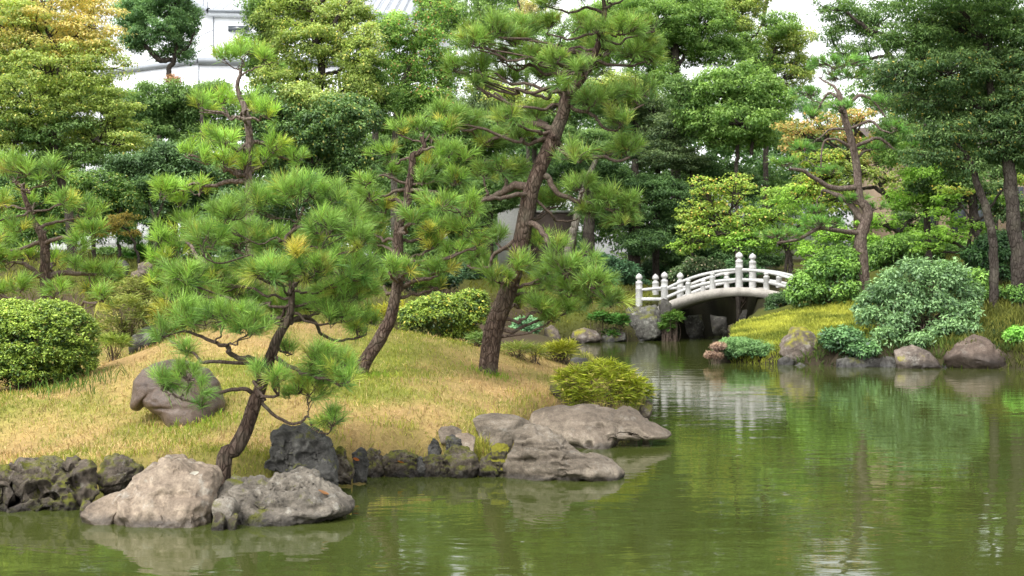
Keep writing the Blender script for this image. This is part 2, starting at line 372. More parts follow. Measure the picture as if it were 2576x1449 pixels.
# ------------------------------------------------------------------ pines
def pine(label, Y, trunk, rpx, pads, limbs, seed, Lpx, depth, pal, n=64, wid=.0036, dens=1.0, bark=BARK, grp='garden pines', yaw=0.0, twigr=1.0, extra=(), sub=None, smallneedle=1.0, grow=1.0):
    """trunk [(u,v)], pads [(u,v,rx,ry)], limbs [(path, r0px, [pad indices])]; everything stands at distance Y plus a depth of its own"""
    r = np.random.default_rng(seed); px = Y/F; PALD = pal; pads = [(p[0], p[1], p[2]*grow, p[3]*grow, *p[4:]) for p in pads]
    tp = [at(u, v, Y+(yaw*i/len(trunk))) for i, (u, v) in enumerate(trunk)]
    x0, y0 = tp[0][0], tp[0][1]; zb = gz(x0, y0); 
    root = empty('pine_tree', (x0, y0, zb), label, 'pine tree', grp)
    tp0 = [tp[0]+np.array([-.02, 0, min(-.05, zb-tp[0][2]-.08)])]+tp
    nt = 60; tpath = smooth_path(tp0, nt, .006, seed); frac = np.linspace(0, 1, nt)
    rr = np.interp(frac, np.linspace(0, 1, len(rpx)), np.array(rpx)*px)
    rr[:4] *= np.array([1.5, 1.3, 1.12, 1.04])
    mb = MB(); tube(mb, tpath, rr, 20, .13, seed=seed)
    for (u, v, rk) in extra:
        q = tpath[np.argmin(np.linalg.norm(tpath-at(u, v, Y), axis=1))]; e = at(u, v, Y)-q; e = e/max(np.linalg.norm(e), 1e-6)
        tube(mb, [q, q+np.array([0, -.1, 0])*px/.0059, q+np.array([0, -.13, 0])*px/.0059], [rk*px, rk*px*.95, rk*px*.3], 10, .1)
    trunk_o = mb.build('trunk', bark, root, smooth=True)
    tv = (VC-(tpath[:, 2]-EYE)*F/tpath[:, 1]); tu = tpath[:, 0]*F/tpath[:, 1]+UC
    done = {}
    Lm = Lpx*px
    padY = {}
    lim_data = []
    for path, r0, idx in limbs:
        dy = r.uniform(-.7, .7)*depth
        lim_data.append((path, r0, idx, dy))
        for k in idx: padY[k] = Y+dy+r.uniform(-.25, .25)*depth
    for k in range(len(pads)):
        if k not in padY:
            u, v = pads[k][:2]; e = 1-min(1., abs(u-np.interp(v, tv[::-1], tu[::-1]))/(depth/px*1.6)); dd = r.uniform(-1, 1)
            padY[k] = Y+depth*(.35+.65*e)*dd
    def do_pad(k, wood, start, r0, parent_fn):
        u, v, rx, ry = pads[k][:4]; pal = pads[k][4] if len(pads[k]) > 4 else PALD; yc = padY[k]; px_ = yc/F
        c = at(u, v, yc); RX, RZ = rx*px_, ry*px_; RY = RX*.85
        N = max(7, int(dens*4.1*(RX+.25*Lm)*(RY+.25*Lm)/(Lm*Lm)*(1+.55*RZ/RX)))
        a = r.uniform(0, 2*PI, N); q = np.sqrt((np.arange(N)+r.random(N))/N); r.shuffle(a)
        h = np.sqrt(np.maximum(0, 1-q*q))
        s = r.random(N); zf = np.where(s < .75, h*r.uniform(.45, 1, N), -.5*h*r.random(N)-.1)
        inset = max(.25, 1-.55*Lm/max(RX, 1e-3)); insz = max(.35, 1-.5*Lm/max(RZ, 1e-3))
        C = c+np.stack([np.cos(a)*q*RX*inset, np.sin(a)*q*RY*inset, zf*RZ*insz], 1)
        C += r.normal(0, .22*Lm, C.shape)
        out = np.stack([np.cos(a)*q, np.sin(a)*q, 0*a], 1)
        D = out*.7+np.array([0, 0, 1.])*np.clip(.5+zf, .1, 1.3)[:, None]+r.normal(0, .28, (N, 3))
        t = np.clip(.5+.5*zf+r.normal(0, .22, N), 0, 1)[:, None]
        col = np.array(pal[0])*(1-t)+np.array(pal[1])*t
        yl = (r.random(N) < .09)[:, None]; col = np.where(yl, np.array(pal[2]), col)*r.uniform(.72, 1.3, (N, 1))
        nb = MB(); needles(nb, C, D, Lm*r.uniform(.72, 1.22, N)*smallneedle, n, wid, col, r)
        # wood: limb to the pad foot, sub-branches, a twig to every tuft
        foot = c+np.array([0, 0, -.55*RZ])+r.normal(0, .08, 3)*[RX, RY, 0]
        seg = np.linalg.norm(foot-start); m = [start, start*.6+foot*.4+np.array([0, 0, -.06*seg if foot[2] > start[2] else .08*seg]), foot]
        lp = smooth_path(m, 18, .06*seg, int(r.integers(1e6))); lr = np.linspace(r0, max(r0*.5, .0035*twigr), 18)
        tube(wood, lp, lr, 7)
        K = max(2, N//6); cen = C[r.permutation(N)[:K]]
        asg = np.argmin(np.linalg.norm(C[:, None]-cen[None], axis=2), 1)
        for kk in range(K):
            mem = np.where(asg == kk)[0]
            if not len(mem): continue
            g_ = C[mem].mean(0); node = foot*.35+g_*.65; node[2] = min(node[2], g_[2]-.25*Lm) 
            sp = smooth_path([lp[r.integers(9, 18)], (foot+node)/2+r.normal(0, .06, 3)*RX+np.array([0, 0, -.03*RX]), node], 7, .05*RX, int(r.integers(1e6)))
            tube(wood, sp, np.linspace(max(r0*.5, .003*twigr), .0042*twigr, 7), 5)
            for ti in mem:
                w = smooth_path([node, (node+C[ti])/2+r.normal(0, .12, 3)*Lm, C[ti]+unit(D[ti])*.25*Lm], 4)
                tube(wood, w, np.linspace(.0042, .0026, 4)*twigr, 4)
        return nb
    for path, r0, idx, dy in lim_data:
        n_ = len(path); P = [at(u, v, Y+dy*(i/(n_-1))) for i, (u, v) in enumerate(path)]
        j = np.argmin(np.linalg.norm(tpath-P[0], axis=1)); P[0] = tpath[j]
        lp = smooth_path(P, 6*n_, .01, seed+n_)
        wood = MB(); tube(wood, lp, np.linspace(r0*px, r0*px*.45, 6*n_), 9, .12, seed=seed)
        nbs = []
        for k in idx:
            done[k] = 1; c = at(pads[k][0], pads[k][1], padY[k])
            d = np.linalg.norm(lp-(c-np.array([0, 0, .5*pads[k][3]*px])), axis=1); jj = max(2, int(np.argmin(d)))
            nbs.append(do_pad(k, wood, lp[jj], r0*px*(1-.55*jj/len(lp))*.6, None))
        bo = wood.build('branch', TWIG if bark is BARK else bark, root, smooth=True)
        for nb in nbs: nb.build('needle_pad', NEEDLE, bo)
    for k in range(len(pads)):
        if k in done: continue
        u, v, rx, ry = pads[k][:4]
        tgt = v+ry*.6+.12*abs(u-np.interp(v, tv[::-1], tu[::-1]))+8
        j = int(np.argmin(np.abs(tv-tgt)+(np.arange(nt) < 6)*1e4)); 
        wood = MB(); r0 = min(rr[j]*.5, (4+.03*rx)*px)
        nb = do_pad(k, wood, tpath[j], r0, None)
        bo = wood.build('branch', TWIG if bark is BARK else bark, root, smooth=True); nb.build('needle_pad', NEEDLE, bo)
    return root
PAL1 = ((.05, .11, .028), (.165, .265, .055), (.24, .27, .055))
PAL2 = ((.07, .14, .03), (.2, .32, .055), (.27, .33, .055))
PAL3 = ((.055, .115, .03), (.155, .25, .045), (.26, .26, .05))
PAL4 = ((.05, .105, .028), (.15, .235, .05), (.19, .235, .05))
GR = None
# front pine, leaning right over the shore
pine('small bushy pine in front, dark trunk leaning right beside the round dark boulder', 12.3,
     [(562, 1172), (592, 1128), (619, 1078), (642, 1018), (654, 974), (676, 911), (690, 871), (710, 828), (728, 795), (734, 730), (724, 640), (730, 590), (750, 555), (765, 520)],
     [19, 20, 19, 17, 15, 13, 11, 8, 6, 4, 3],
     [(739, 482, 88, 32), (650, 512, 60, 34), (838, 500, 36, 34), (570, 548, 62, 42), (522, 612, 58, 46), (610, 605, 80, 46), (880, 562, 50, 42), (900, 612, 40, 32), (820, 572, 58, 32), (540, 690, 45, 38),
      (470, 700, 58, 38), (600, 740, 60, 34), (437, 748, 32, 40), (680, 690, 72, 34), (765, 682, 78, 38), (880, 682, 68, 42), (910, 722, 46, 28), (872, 742, 76, 30), (722, 770, 78, 34), (800, 772, 58, 28),
      (505, 755, 50, 32), (560, 802, 92, 36), (462, 806, 60, 42), (416, 832, 32, 24), (472, 884, 24, 20), (410, 966, 46, 28), (472, 948, 44, 34), (507, 1004, 24, 20), (776, 984, 76, 46), (832, 1060, 40, 34),
      (838, 926, 68, 38), (800, 900, 44, 26), (868, 952, 38, 28), (726, 882, 24, 20), (900, 822, 32, 22), (926, 806, 26, 24), (848, 792, 66, 28), (700, 945, 30, 22), (655, 935, 22, 20), (620, 830, 60, 26), (690, 620, 60, 30), (650, 680, 60, 30), (780, 620, 60, 28), (738, 634, 8, 7, ((.2, .22, .04), (.42, .38, .08), (.42, .34, .08)))],
     [([(655, 935), (645, 911), (629, 899), (595, 897), (579, 888), (575, 874), (549, 868), (512, 848), (475, 834)], 8, [21, 22, 23, 39]),
      ([(590, 895), (542, 911), (512, 911), (489, 891), (445, 868), (419, 848)], 5, [24]),
      ([(638, 996), (615, 981), (579, 981), (542, 994), (509, 1008), (462, 1004), (435, 991)], 6, [25, 26, 27]),
      ([(655, 1004), (679, 1034), (722, 1063), (775, 1051), (790, 1080), (825, 1092)], 5, [28, 29]),
      ([(685, 895), (735, 924), (772, 941), (822, 954), (855, 971)], 6, [30, 31, 32]),
      ([(690, 868), (710, 885), (735, 892)], 4, [33]),
      ([(715, 818), (762, 798), (795, 814), (805, 838), (839, 854), (882, 851), (922, 841)], 6, [34, 35]),
      ([(728, 795), (740, 788), (780, 811), (842, 814)], 5, [36, 17]),
      ([(724, 640), (720, 600), (745, 575), (790, 560), (835, 540)], 6, [0, 2, 8])],
     11, 43, .75, PAL1, grow=1.14, n=60, wid=.0036, dens=1.6, twigr=1.15)
# tall big pine in the middle
pine('tallest pine, thick reddish trunk leaning right, crown reaching the top of the picture', 19,
     [(1228, 935), (1236, 860), (1247, 812), (1270, 752), (1290, 696), (1310, 619), (1323, 552), (1330, 496), (1347, 452), (1377, 383), (1397, 333), (1417, 283), (1423, 253), (1433, 230), (1463, 200), (1487, 157), (1500, 127), (1517, 67), (1522, 30), (1517, -10), (1505, -50)],
     [24, 24, 24, 23, 22, 21, 20, 19, 18, 16, 14, 12, 10, 8, 7, 5, 4],
     [(1190, 82, 42, 24), (1250, 74, 50, 28), (1312, 74, 46, 25), (1200, 106, 50, 20), (1290, 98, 50, 20), (1380, 60, 48, 24), (1460, 54, 32, 18), (1497, 72, 34, 18), (1570, 74, 50, 24), (1640, 68, 25, 20),
      (1620, 110, 48, 28), (1530, 118, 58, 24), (1592, 132, 48, 24), (1638, 148, 34, 22), (1150, 166, 40, 20), (1196, 165, 46, 22), (1265, 142, 46, 20), (1336, 140, 46, 22), (1402, 150, 44, 20), (1470, 170, 34, 20),
      (1515, 170, 30, 18), (1365, 186, 44, 20), (1280, 196, 46, 25), (1200, 214, 26, 14), (1425, 214, 34, 18), (1487, 250, 44, 26), (1538, 240, 40, 20), (1602, 240, 55, 24), (1562, 306, 40, 22), (1252, 302, 30, 18),
      (1292, 300, 38, 20), (1350, 292, 30, 18), (1312, 336, 50, 14), (1120, 292, 50, 20), (1180, 310, 40, 20), (1222, 355, 45, 22), (1577, 376, 50, 28), (1450, 392, 46, 18), (1272, 430, 58, 20), (1220, 432, 35, 20),
      (1465, 468, 45, 25), (1390, 506, 50, 26), (1525, 500, 42, 25), (1582, 516, 44, 28), (1492, 530, 50, 24), (1560, 556, 44, 16), (1350, 612, 28, 25), (1405, 620, 25, 18), (1302, 668, 38, 20), (1250, 602, 25, 16),
      (1192, 642, 38, 22), (1260, 700, 34, 18), (1430, 672, 58, 25), (1390, 692, 44, 20), (1480, 662, 34, 20), (1370, 712, 40, 25), (1310, 760, 34, 24), (1352, 770, 40, 22), (1430, 732, 50, 25), (1500, 712, 45, 25),
      (1492, 748, 44, 24), (1538, 756, 36, 26), (1422, 776, 40, 20), (1382, 800, 30, 18), (1400, -30, 70, 22), (1500, -46, 90, 22), (1370, 6, 40, 14), (1180, 520, 38, 26), (1220, 680, 40, 20)],
     [([(1387, 327), (1363, 317), (1313, 312), (1300, 323), (1280, 340), (1247, 348), (1215, 362)], 9, [35, 34, 32]),
      ([(1400, 350), (1410, 365), (1433, 393), (1463, 383), (1487, 397), (1517, 393), (1553, 405), (1585, 395)], 7, [36]),
      ([(1433, 393), (1450, 405), (1475, 398)], 4, [37]),
      ([(1340, 470), (1300, 467), (1273, 479), (1237, 496), (1197, 506)], 12, [38, 39, 67]),
      ([(1335, 485), (1305, 490), (1270, 496), (1225, 502), (1190, 516)], 7, []),
      ([(1360, 425), (1375, 445), (1387, 462), (1405, 486), (1450, 506), (1490, 512), (1540, 530)], 9, [40, 42, 43, 44, 45]),
      ([(1378, 505), (1382, 535), (1397, 552), (1430, 557), (1455, 550)], 4, []),
      ([(1322, 556), (1345, 563), (1360, 579), (1377, 606), (1396, 640), (1415, 690)], 9, [47, 52, 54, 58, 59, 60, 61]),
      ([(1310, 595), (1273, 622), (1240, 642), (1227, 672), (1197, 676), (1175, 668)], 6, [50, 68]),
      ([(1422, 252), (1405, 232), (1390, 232), (1377, 247), (1347, 240), (1313, 227), (1277, 222)], 6, [22, 21]),
      ([(1420, 262), (1450, 277), (1480, 283), (1503, 300), (1517, 320), (1550, 330)], 6, [25, 28]),
      ([(1430, 240), (1500, 255), (1540, 267), (1560, 280), (1580, 280), (1620, 263)], 5, [27, 26]),
      ([(1492, 147), (1537, 163), (1587, 163), (1625, 155)], 5, [12, 13, 10]),
      ([(1516, 70), (1483, 87), (1437, 98), (1397, 90), (1375, 85)], 4, [5, 6]),
      ([(1521, 35), (1480, 20), (1440, 30), (1395, 22), (1360, 12)], 4, [66, 64]),
      ([(1519, 25), (1555, 5), (1590, -15)], 4, [65])],
     23, 35, 1.15, PAL4, grow=1.12, n=56, wid=.006, dens=1.5, twigr=1.5, extra=[(1390, 339, 11)])
# middle pine
pine('medium pine behind the front one, slim curved trunk with warty bark', 17.5,
     [(905, 945), (922, 905), (953, 859), (973, 818), (983, 798), (996, 742), (1002, 698), (1003, 632), (1002, 582), (1006, 555), (1025, 515), (1027, 482), (1035, 432), (1038, 392), (1052, 386), (1068, 368), (1060, 345)],
     [18, 18, 17, 16, 14, 13, 12, 12, 11, 10, 8, 6, 5],
     [(1005, 328, 35, 20), (1060, 322, 40, 20), (1122, 322, 34, 24), (970, 388, 38, 28), (980, 432, 30, 20), (1128, 385, 44, 20), (1170, 392, 28, 18), (1085, 416, 44, 20), (1060, 452, 40, 24), (1142, 452, 44, 24),
      (932, 492, 44, 28), (897, 514, 30, 22), (965, 526, 34, 20), (918, 462, 30, 18), (1106, 508, 58, 24), (1178, 526, 34, 28), (1042, 546, 48, 24), (1080, 576, 48, 28), (1090, 612, 28, 18), (932, 572, 44, 28),
      (950, 606, 38, 24), (962, 632, 26, 16), (1168, 582, 48, 34), (1150, 632, 38, 20), (1018, 676, 44, 22), (985, 672, 30, 20), (1092, 680, 44, 24), (1030, 706, 34, 18), (950, 706, 36, 22), (1088, 714, 40, 18), (1120, 672, 30, 18), (1200, 610, 34, 26)],
     [([(1018, 514), (1000, 504), (975, 502), (962, 508), (945, 515)], 5, [12]),
      ([(1026, 482), (1002, 478), (968, 494), (945, 505)], 5, [10, 11]),
      ([(1027, 482), (1060, 480), (1095, 484), (1115, 495), (1140, 520), (1158, 535)], 5, [14, 15, 22]),
      ([(1028, 462), (992, 452), (968, 440), (942, 450), (930, 460)], 4, [13]),
      ([(1038, 395), (1015, 400), (998, 412), (985, 405)], 4, [3, 4]),
      ([(1030, 465), (1065, 462), (1095, 458)], 4, [8, 9]),
      ([(1052, 386), (1078, 372), (1110, 374), (1130, 385)], 4, [5, 6]),
      ([(1002, 640), (975, 622), (950, 618)], 5, [20, 21])],
     31, 35, .95, PAL3, grow=1.08, n=54, wid=.006, dens=1.05, twigr=1.4)
# tiered light green pine at the left
pine('tall tiered pine behind the front one, pale slender trunk and bright yellow-green pads', 18.6,
     [(640, 852), (634, 760), (631, 640), (628, 560), (625, 460), (622, 400), (627, 350), (621, 300), (613, 265), (603, 245), (597, 218), (604, 192), (606, 176)],
     [14, 13, 12, 12, 11, 10, 9, 7, 6, 5, 4],
     [(612, 136, 50, 20), (666, 150, 34, 18), (568, 142, 34, 18), (620, 122, 40, 12), (500, 262, 40, 18), (555, 260, 50, 20), (622, 274, 26, 12), (676, 286, 38, 22), (642, 268, 26, 14), (520, 342, 26, 12),
      (562, 352, 48, 16), (475, 380, 34, 16), (516, 394, 24, 14), (576, 360, 44, 16), (560, 410, 44, 16), (612, 404, 30, 14), (662, 404, 36, 18), (690, 372, 38, 18), (748, 392, 40, 20), (440, 472, 50, 28),
      (410, 490, 32, 24), (452, 508, 30, 20), (502, 480, 40, 18), (477, 564, 42, 22), (417, 598, 38, 16), (400, 652, 36, 36), (444, 638, 36, 24), (393, 698, 24, 24), (393, 722, 22, 18), (455, 600, 36, 18), (430, 680, 30, 22)],
     [([(628, 358), (650, 358), (672, 367), (698, 392), (728, 402)], 6, [18, 17]),
      ([(625, 462), (600, 455), (576, 456), (552, 464), (520, 466), (489, 461), (460, 470)], 7, [19, 20, 21, 22]),
      ([(604, 190), (625, 178), (650, 168)], 3, [1]),
      ([(632, 720), (560, 690), (500, 650), (472, 610), (440, 620)], 7, [23, 24, 25, 26, 27, 28, 29, 30])],
     43, 36, .8, PAL2, grow=1.1, n=54, wid=.0066, dens=.92, bark=PBARK, twigr=1.4)
# left pine behind the clipped shrub
pine('spreading layered pine at the left edge, behind the clipped round shrub', 20.5,
     [(118, 820), (117, 739), (113, 696), (115, 652), (110, 609), (102, 586), (78, 549), (73, 526), (60, 492), (57, 465)],
     [14, 14, 13, 13, 12, 11, 8, 7, 6, 5],
     [(55, 430, 58, 24), (128, 442, 40, 28), (15, 428, 40, 20), (88, 506, 36, 14), (5, 502, 30, 18), (197, 520, 54, 24), (160, 502, 30, 18), (230, 540, 34, 20), (40, 570, 50, 18), (110, 572, 34, 16), (238, 590, 44, 28),
      (187, 618, 40, 24), (75, 646, 30, 14), (142, 656, 18, 14), (246, 686, 68, 22), (290, 692, 34, 16), (200, 672, 34, 18), (18, 660, 40, 34), (50, 722, 40, 18), (150, 726, 38, 14), (225, 722, 34, 20), (258, 748, 28, 18), (5, 600, 36, 24), (-40, 520, 50, 40), (-45, 640, 60, 50), (0, 730, 40, 20)],
     [([(123, 612), (140, 600), (170, 596), (190, 615)], 6, [10, 11]), ([(104, 606), (73, 618), (43, 628), (13, 632)], 6, [12, 22]),
      ([(120, 700), (150, 686), (200, 688), (240, 692)], 9, [14, 15, 16, 20]), ([(112, 700), (93, 689), (67, 666), (40, 660)], 8, [17, 18, 24]),
      ([(95, 578), (130, 560), (160, 555), (190, 550)], 5, [5, 7]), ([(75, 530), (60, 540), (20, 548), (0, 555)], 4, [8, 23])],
     53, 37, 1.05, PAL3, grow=1.1, n=54, wid=.007, dens=.95, twigr=1.5)
# far pine right of the bridge
pine('old pine right of the bridge, grey curving trunk with small flat pads', 41,
     [(2172, 740), (2168, 660), (2165, 600), (2178, 560), (2182, 528), (2162, 500), (2158, 450), (2152, 400), (2140, 350), (2126, 300), (2120, 268), (2112, 240), (2108, 228)],
     [17, 16, 16, 14, 13, 11, 10, 9, 9, 8, 7, 5],
     [(2110, 162, 84, 16), (2125, 192, 56, 12), (2030, 236, 44, 12), (2042, 292, 34, 12), (2118, 270, 36, 16), (2226, 262, 54, 14), (2252, 322, 40, 14), (2290, 345, 44, 14), (2020, 372, 36, 12), (1970, 412, 40, 12), (2088, 432, 40, 14), (2188, 372, 40, 12), (2072, 562, 58, 12), (1962, 592, 60, 12), (2150, 502, 40, 12), (2052, 532, 40, 12), (2300, 375, 44, 14), (2200, 520, 30, 10)],
     [([(2120, 272), (2165, 240), (2200, 258), (2228, 295)], 5, [5]), ([(2115, 248), (2085, 235), (2065, 262), (2050, 290)], 4, [2, 3]), ([(2108, 232), (2095, 215), (2075, 205), (2060, 195)], 4, [0, 1]),
      ([(2142, 322), (2190, 305), (2215, 325), (2240, 335)], 4, [6]), ([(2140, 318), (2090, 325), (2060, 350)], 4, [8]), ([(2150, 368), (2210, 348), (2250, 375), (2300, 385)], 5, [7, 16]), ([(2148, 370), (2100, 350), (2072, 360), (2065, 420)], 4, [9, 10]),
      ([(2160, 472), (2100, 474), (2060, 455), (2020, 430), (1985, 425)], 8, []), ([(2166, 590), (2120, 582), (2060, 575), (2010, 600), (1955, 612)], 7, [12, 13]), ([(2170, 560), (2130, 505), (2100, 488), (2070, 478)], 9, [15])],
     61, 17, 1.3, ((.05, .12, .03), (.12, .24, .05), (.16, .24, .05)), n=34, wid=.012, dens=.72, bark=PBARK, twigr=3.2, smallneedle=1.1)

# ------------------------------------------------------------------ rocks
def D_(x, y): return (.5094*x, 711+.5094*y)
def E_(x, y): return (805+.5094*x, 711+.5094*y)
def B_(x, y): return (1569.7+x/4, 603.8+y/4)
def M_(x, y): return (1086.7+x/3, 402.5+y/3)
def R_(x, y): return (1851.4+.28125*x, 603.7+.28125*y)
_ico = {}
def ico(n):
    if n not in _ico:
        bm = bmesh.new(); bmesh.ops.create_icosphere(bm, subdivisions=n, radius=1)
        _ico[n] = (np.array([v.co[:] for v in bm.verts]), np.array([[v.index for v in f.verts] for f in bm.faces])); bm.free()
    return _ico[n]
def vnormals(V, Fc):
    fn = np.cross(V[Fc[:, 1]]-V[Fc[:, 0]], V[Fc[:, 2]]-V[Fc[:, 0]]); N = np.zeros_like(V)
    for k in range(3): np.add.at(N, Fc[:, k], fn)
    return unit(N)
def lobe(mb, out, Y, thick, lean, amp, ridge, level, seed, box=.8, sink=.12, fine=1.0, dents=(), cuts=0):
    q = np.array([at(u, v, Y) for u, v in out])[:, [0, 2]]
    zmin = q[:, 1].min(); low = q[:, 1] < zmin+.12*(np.ptp(q[:, 1])); q[low, 1] -= sink
    c = (q.max(0)+q.min(0))/2*.5+q.mean(0)*.5
    S, Fc = ico(level)
    rho = np.sqrt(S[:, 0]**2+S[:, 2]**2); th = np.arctan2(S[:, 2], S[:, 0])
    T = np.linspace(-PI, PI, 361); R = np.zeros(361)
    for i in range(len(q)):                                     # radius of the outline in every direction
        a = q[i]-c; b = q[(i+1) % len(q)]-c; ab = b-a
        d = np.stack([np.cos(T), np.sin(T)], 1); den = d[:, 0]*ab[1]-d[:, 1]*ab[0]
        with np.errstate(divide='ignore', invalid='ignore'):
            t = (a[0]*ab[1]-a[1]*ab[0])/den; s = (a[0]*d[:, 1]-a[1]*d[:, 0])/den
        ok = (t > 0) & (s >= -1e-6) & (s <= 1+1e-6); R[ok] = np.maximum(R[ok], t[ok])
    R[R == 0] = R[R > 0].mean(); k = np.array([1, 2, 3, 2, 1.])/9; R = np.convolve(np.concatenate([R[-5:-1], R, R[1:5]]), k, 'same')[4:-4]
    r = np.interp(th, T, R); rb = rho**box
    x = c[0]+rb*r*np.cos(th); z = c[1]+rb*r*np.sin(th); y = Y+S[:, 1]*thick+lean*(z-zmin)
    V = np.stack([x, y, z], 1); N = vnormals(V, Fc); sz = math.sqrt(np.ptp(q[:, 0])*np.ptp(q[:, 1]))
    rc = np.random.default_rng(seed+500)
    for _ in range(cuts):
        nn = np.array([rc.normal(0, .28), -rc.uniform(.4, 1), rc.normal(.2, .5)]); nn /= np.linalg.norm(nn)
        pr = V@nn; lim = np.quantile(pr, rc.uniform(.86, .97)); ex = np.maximum(pr-lim, 0); V = V-nn*(ex*.82)[:, None]
    N = vnormals(V, Fc)
    n1 = fbm(V/(sz*.42), 3, seed); n2 = fbm(V/(sz*.16), 4, seed+7, True); n3 = fbm(V/(sz*.05), 3, seed+13)
    cell = np.abs(vnoise(V/(sz*.25)+n1[:, None]*.6, seed+3))
    V = V+N*(sz*(amp*(n1-n1.mean()-.25*n1.std())*.8+ridge*((n2-n2.mean())*.6-.5*np.exp(-cell*9))+.012*fine*n3))[:, None]
    if len(dents):
        N = vnormals(V, Fc); uu = V[:, 0]*F/V[:, 1]+UC; vv = VC-(V[:, 2]-EYE)*F/V[:, 1]; fr = np.clip(.4-N[:, 1], 0, 1)
        for (du, dv, rx, ry, dep) in dents:
            V = V-N*(fr*dep*Y/F*np.exp(-(((uu-du)/rx)**2+((vv-dv)/ry)**2)**1.3))[:, None]
    mb.add(V, Fc)
def rock(label, outs, Y, mat, thick=.5, lean=.4, amp=.07, ridge=.03, level=5, seed=1, name='rock', grp=None, box=.8, sink=.14, fine=1.0, dents=(), cuts=7):
    if isinstance(outs[0][0], (int, float)): outs = [outs]
    mb = MB()
    for i, o in enumerate(outs):
        us = [p[0] for p in o]; vs = [p[1] for p in o]
        th = thick*min(np.ptp(us), 1.6*np.ptp(vs))*.5*Y/F
        lobe(mb, o, Y+(i*.05), th*1.2, lean, amp, ridge, level, seed+i*31, box, sink, fine, dents, cuts)
    ctr = np.mean([at(p[0], p[1], Y) for p in outs[0]], axis=0)
    return tag(mb.build(name, mat, origin=(ctr[0], ctr[1], 0), smooth=True), label, 'rock', grp or ('rocks on the near island' if Y < 23 else 'rocks along the far bank'))
RK_PALE = rock_mat('pale_river_rock', (.085, .065, .05), (.27, .215, .162), (.44, .365, .28), 0, .8, .6, .11, .3, lichen=.3, top=.55)
RK_GREY = rock_mat('grey_pitted_rock', (.04, .036, .03), (.135, .118, .096), (.27, .24, .195), .12, 1.2, 1., .1, .9, lichen=.25)
RK_DARK = rock_mat('dark_lava_rock', (.026, .021, .016), (.078, .063, .048), (.175, .145, .112), .45, 1.5, 1., .1, .8, lichen=.15)
RK_BLK = rock_mat('black_round_rock', (.025, .024, .022), (.062, .06, .055), (.135, .13, .118), .22, 1.2, .9, .08, .6, lichen=.12)
RK_STRI = rock_mat('streaked_rock', (.045, .037, .028), (.155, .128, .098), (.28, .24, .19), .0, 1.0, .9, .06, .35, strata=.45, lichen=.15)
RK_FLAT = rock_mat('two_tone_rock', (.085, .068, .05), (.215, .178, .138), (.34, .285, .225), .0, .8, .6, .09, .3, lichen=.12, top=.9)
RK_RED = rock_mat('reddish_boulder', (.13, .085, .064), (.31, .22, .168), (.46, .35, .28), .0, .8, .45, -9, .5, lichen=.1)
RK_FAR = rock_mat('far_bank_rock', (.04, .032, .027), (.115, .092, .076), (.26, .215, .18), .3, .5, .9, .22, .4, mossc=(.2, .19, .02), lichen=.25)
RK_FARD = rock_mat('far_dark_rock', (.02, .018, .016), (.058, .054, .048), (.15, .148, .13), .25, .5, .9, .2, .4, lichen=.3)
P = lambda f, *pts: [f(*p) for p in pts]
rock('pale smooth rock at the waterline, largest in the front left', P(D_, (575, 1170), (590, 1218), (700, 1222), (1020, 1198), (1042, 1120), (1060, 1000), (1050, 945), (1030, 930), (950, 925), (870, 888), (830, 865), (780, 868), (730, 905), (650, 960), (560, 1030), (560, 1100)), 10.95, RK_PALE, .9, .55, .085, .075, 6, 3, fine=.6, dents=[(*D_(790, 1130), 16, 34, 18), (*D_(960, 1150), 20, 20, 14), (*D_(900, 1050), 60, 8, 8), (*D_(640, 1090), 14, 40, 14), (*D_(700, 1000), 40, 14, 8), (*D_(870, 930), 50, 14, 8)])
rock('low smooth lobe of rock against the left foot of the pale rock', P(D_, (398, 1135), (430, 1098), (500, 1058), (570, 1038), (640, 1040), (655, 1070), (600, 1135), (560, 1174), (480, 1178), (410, 1162)), 10.95, RK_PALE, .9, .4, .05, .02, 5, 14, fine=.5)
rock('flat grey pitted rock pointing right into the pond, in front of the leaning trunk', P(D_, (1040, 1060), (1060, 1000), (1090, 975), (1200, 985), (1300, 1000), (1330, 975), (1440, 963), (1520, 968), (1600, 1020), (1700, 1070), (1752, 1106), (1700, 1142), (1600, 1168), (1450, 1192), (1250, 1202), (1130, 1192), (1060, 1130)), 11.1, RK_GREY, 1.1, .7, .06, .12, 6, 23, fine=1.5, cuts=0, dents=[(*D_(1190, 1060), 14, 30, 16), (*D_(1400, 1010), 60, 9, 12), (*D_(1330, 1110), 50, 8, 10), (*D_(1560, 1110), 30, 8, 14), (*D_(1500, 990), 14, 10, 12), (*D_(1250, 1000), 20, 10, 10)])
rock('small round lichen-covered stone between the pale and flat rocks', P(D_, (1045, 1120), (1050, 1075), (1100, 1052), (1160, 1065), (1182, 1110), (1150, 1145), (1080, 1150)), 10.72, RK_GREY, 1, .2, .08, .04, 4, 33)
rock('tiny black stone at the foot of the pale rock', P(D_, (1042, 1185), (1050, 1145), (1080, 1132), (1115, 1150), (1115, 1190)), 10.6, RK_DARK, 1, .2, .1, .06, 4, 34)
rock('smallest black pebble below the lichen-covered stone', P(D_, (1120, 1172), (1130, 1140), (1158, 1134), (1175, 1152), (1165, 1176)), 10.62, RK_DARK, 1, .2, .1, .06, 3, 35)
rock('dark round boulder with lumpy base right of the leaning trunk', P(D_, (1298, 915), (1320, 860), (1332, 740), (1380, 718), (1470, 704), (1540, 720), (1620, 780), (1650, 860), (1660, 940), (1640, 985), (1560, 965), (1400, 945)), 12.6, RK_BLK, .9, .25, .06, .09, 6, 43, fine=1.3, dents=[(*D_(1420, 830), 14, 40, 12), (*D_(1500, 860), 18, 10, 14), (*D_(1560, 850), 12, 20, 12), (*D_(1380, 900), 30, 8, 12)])
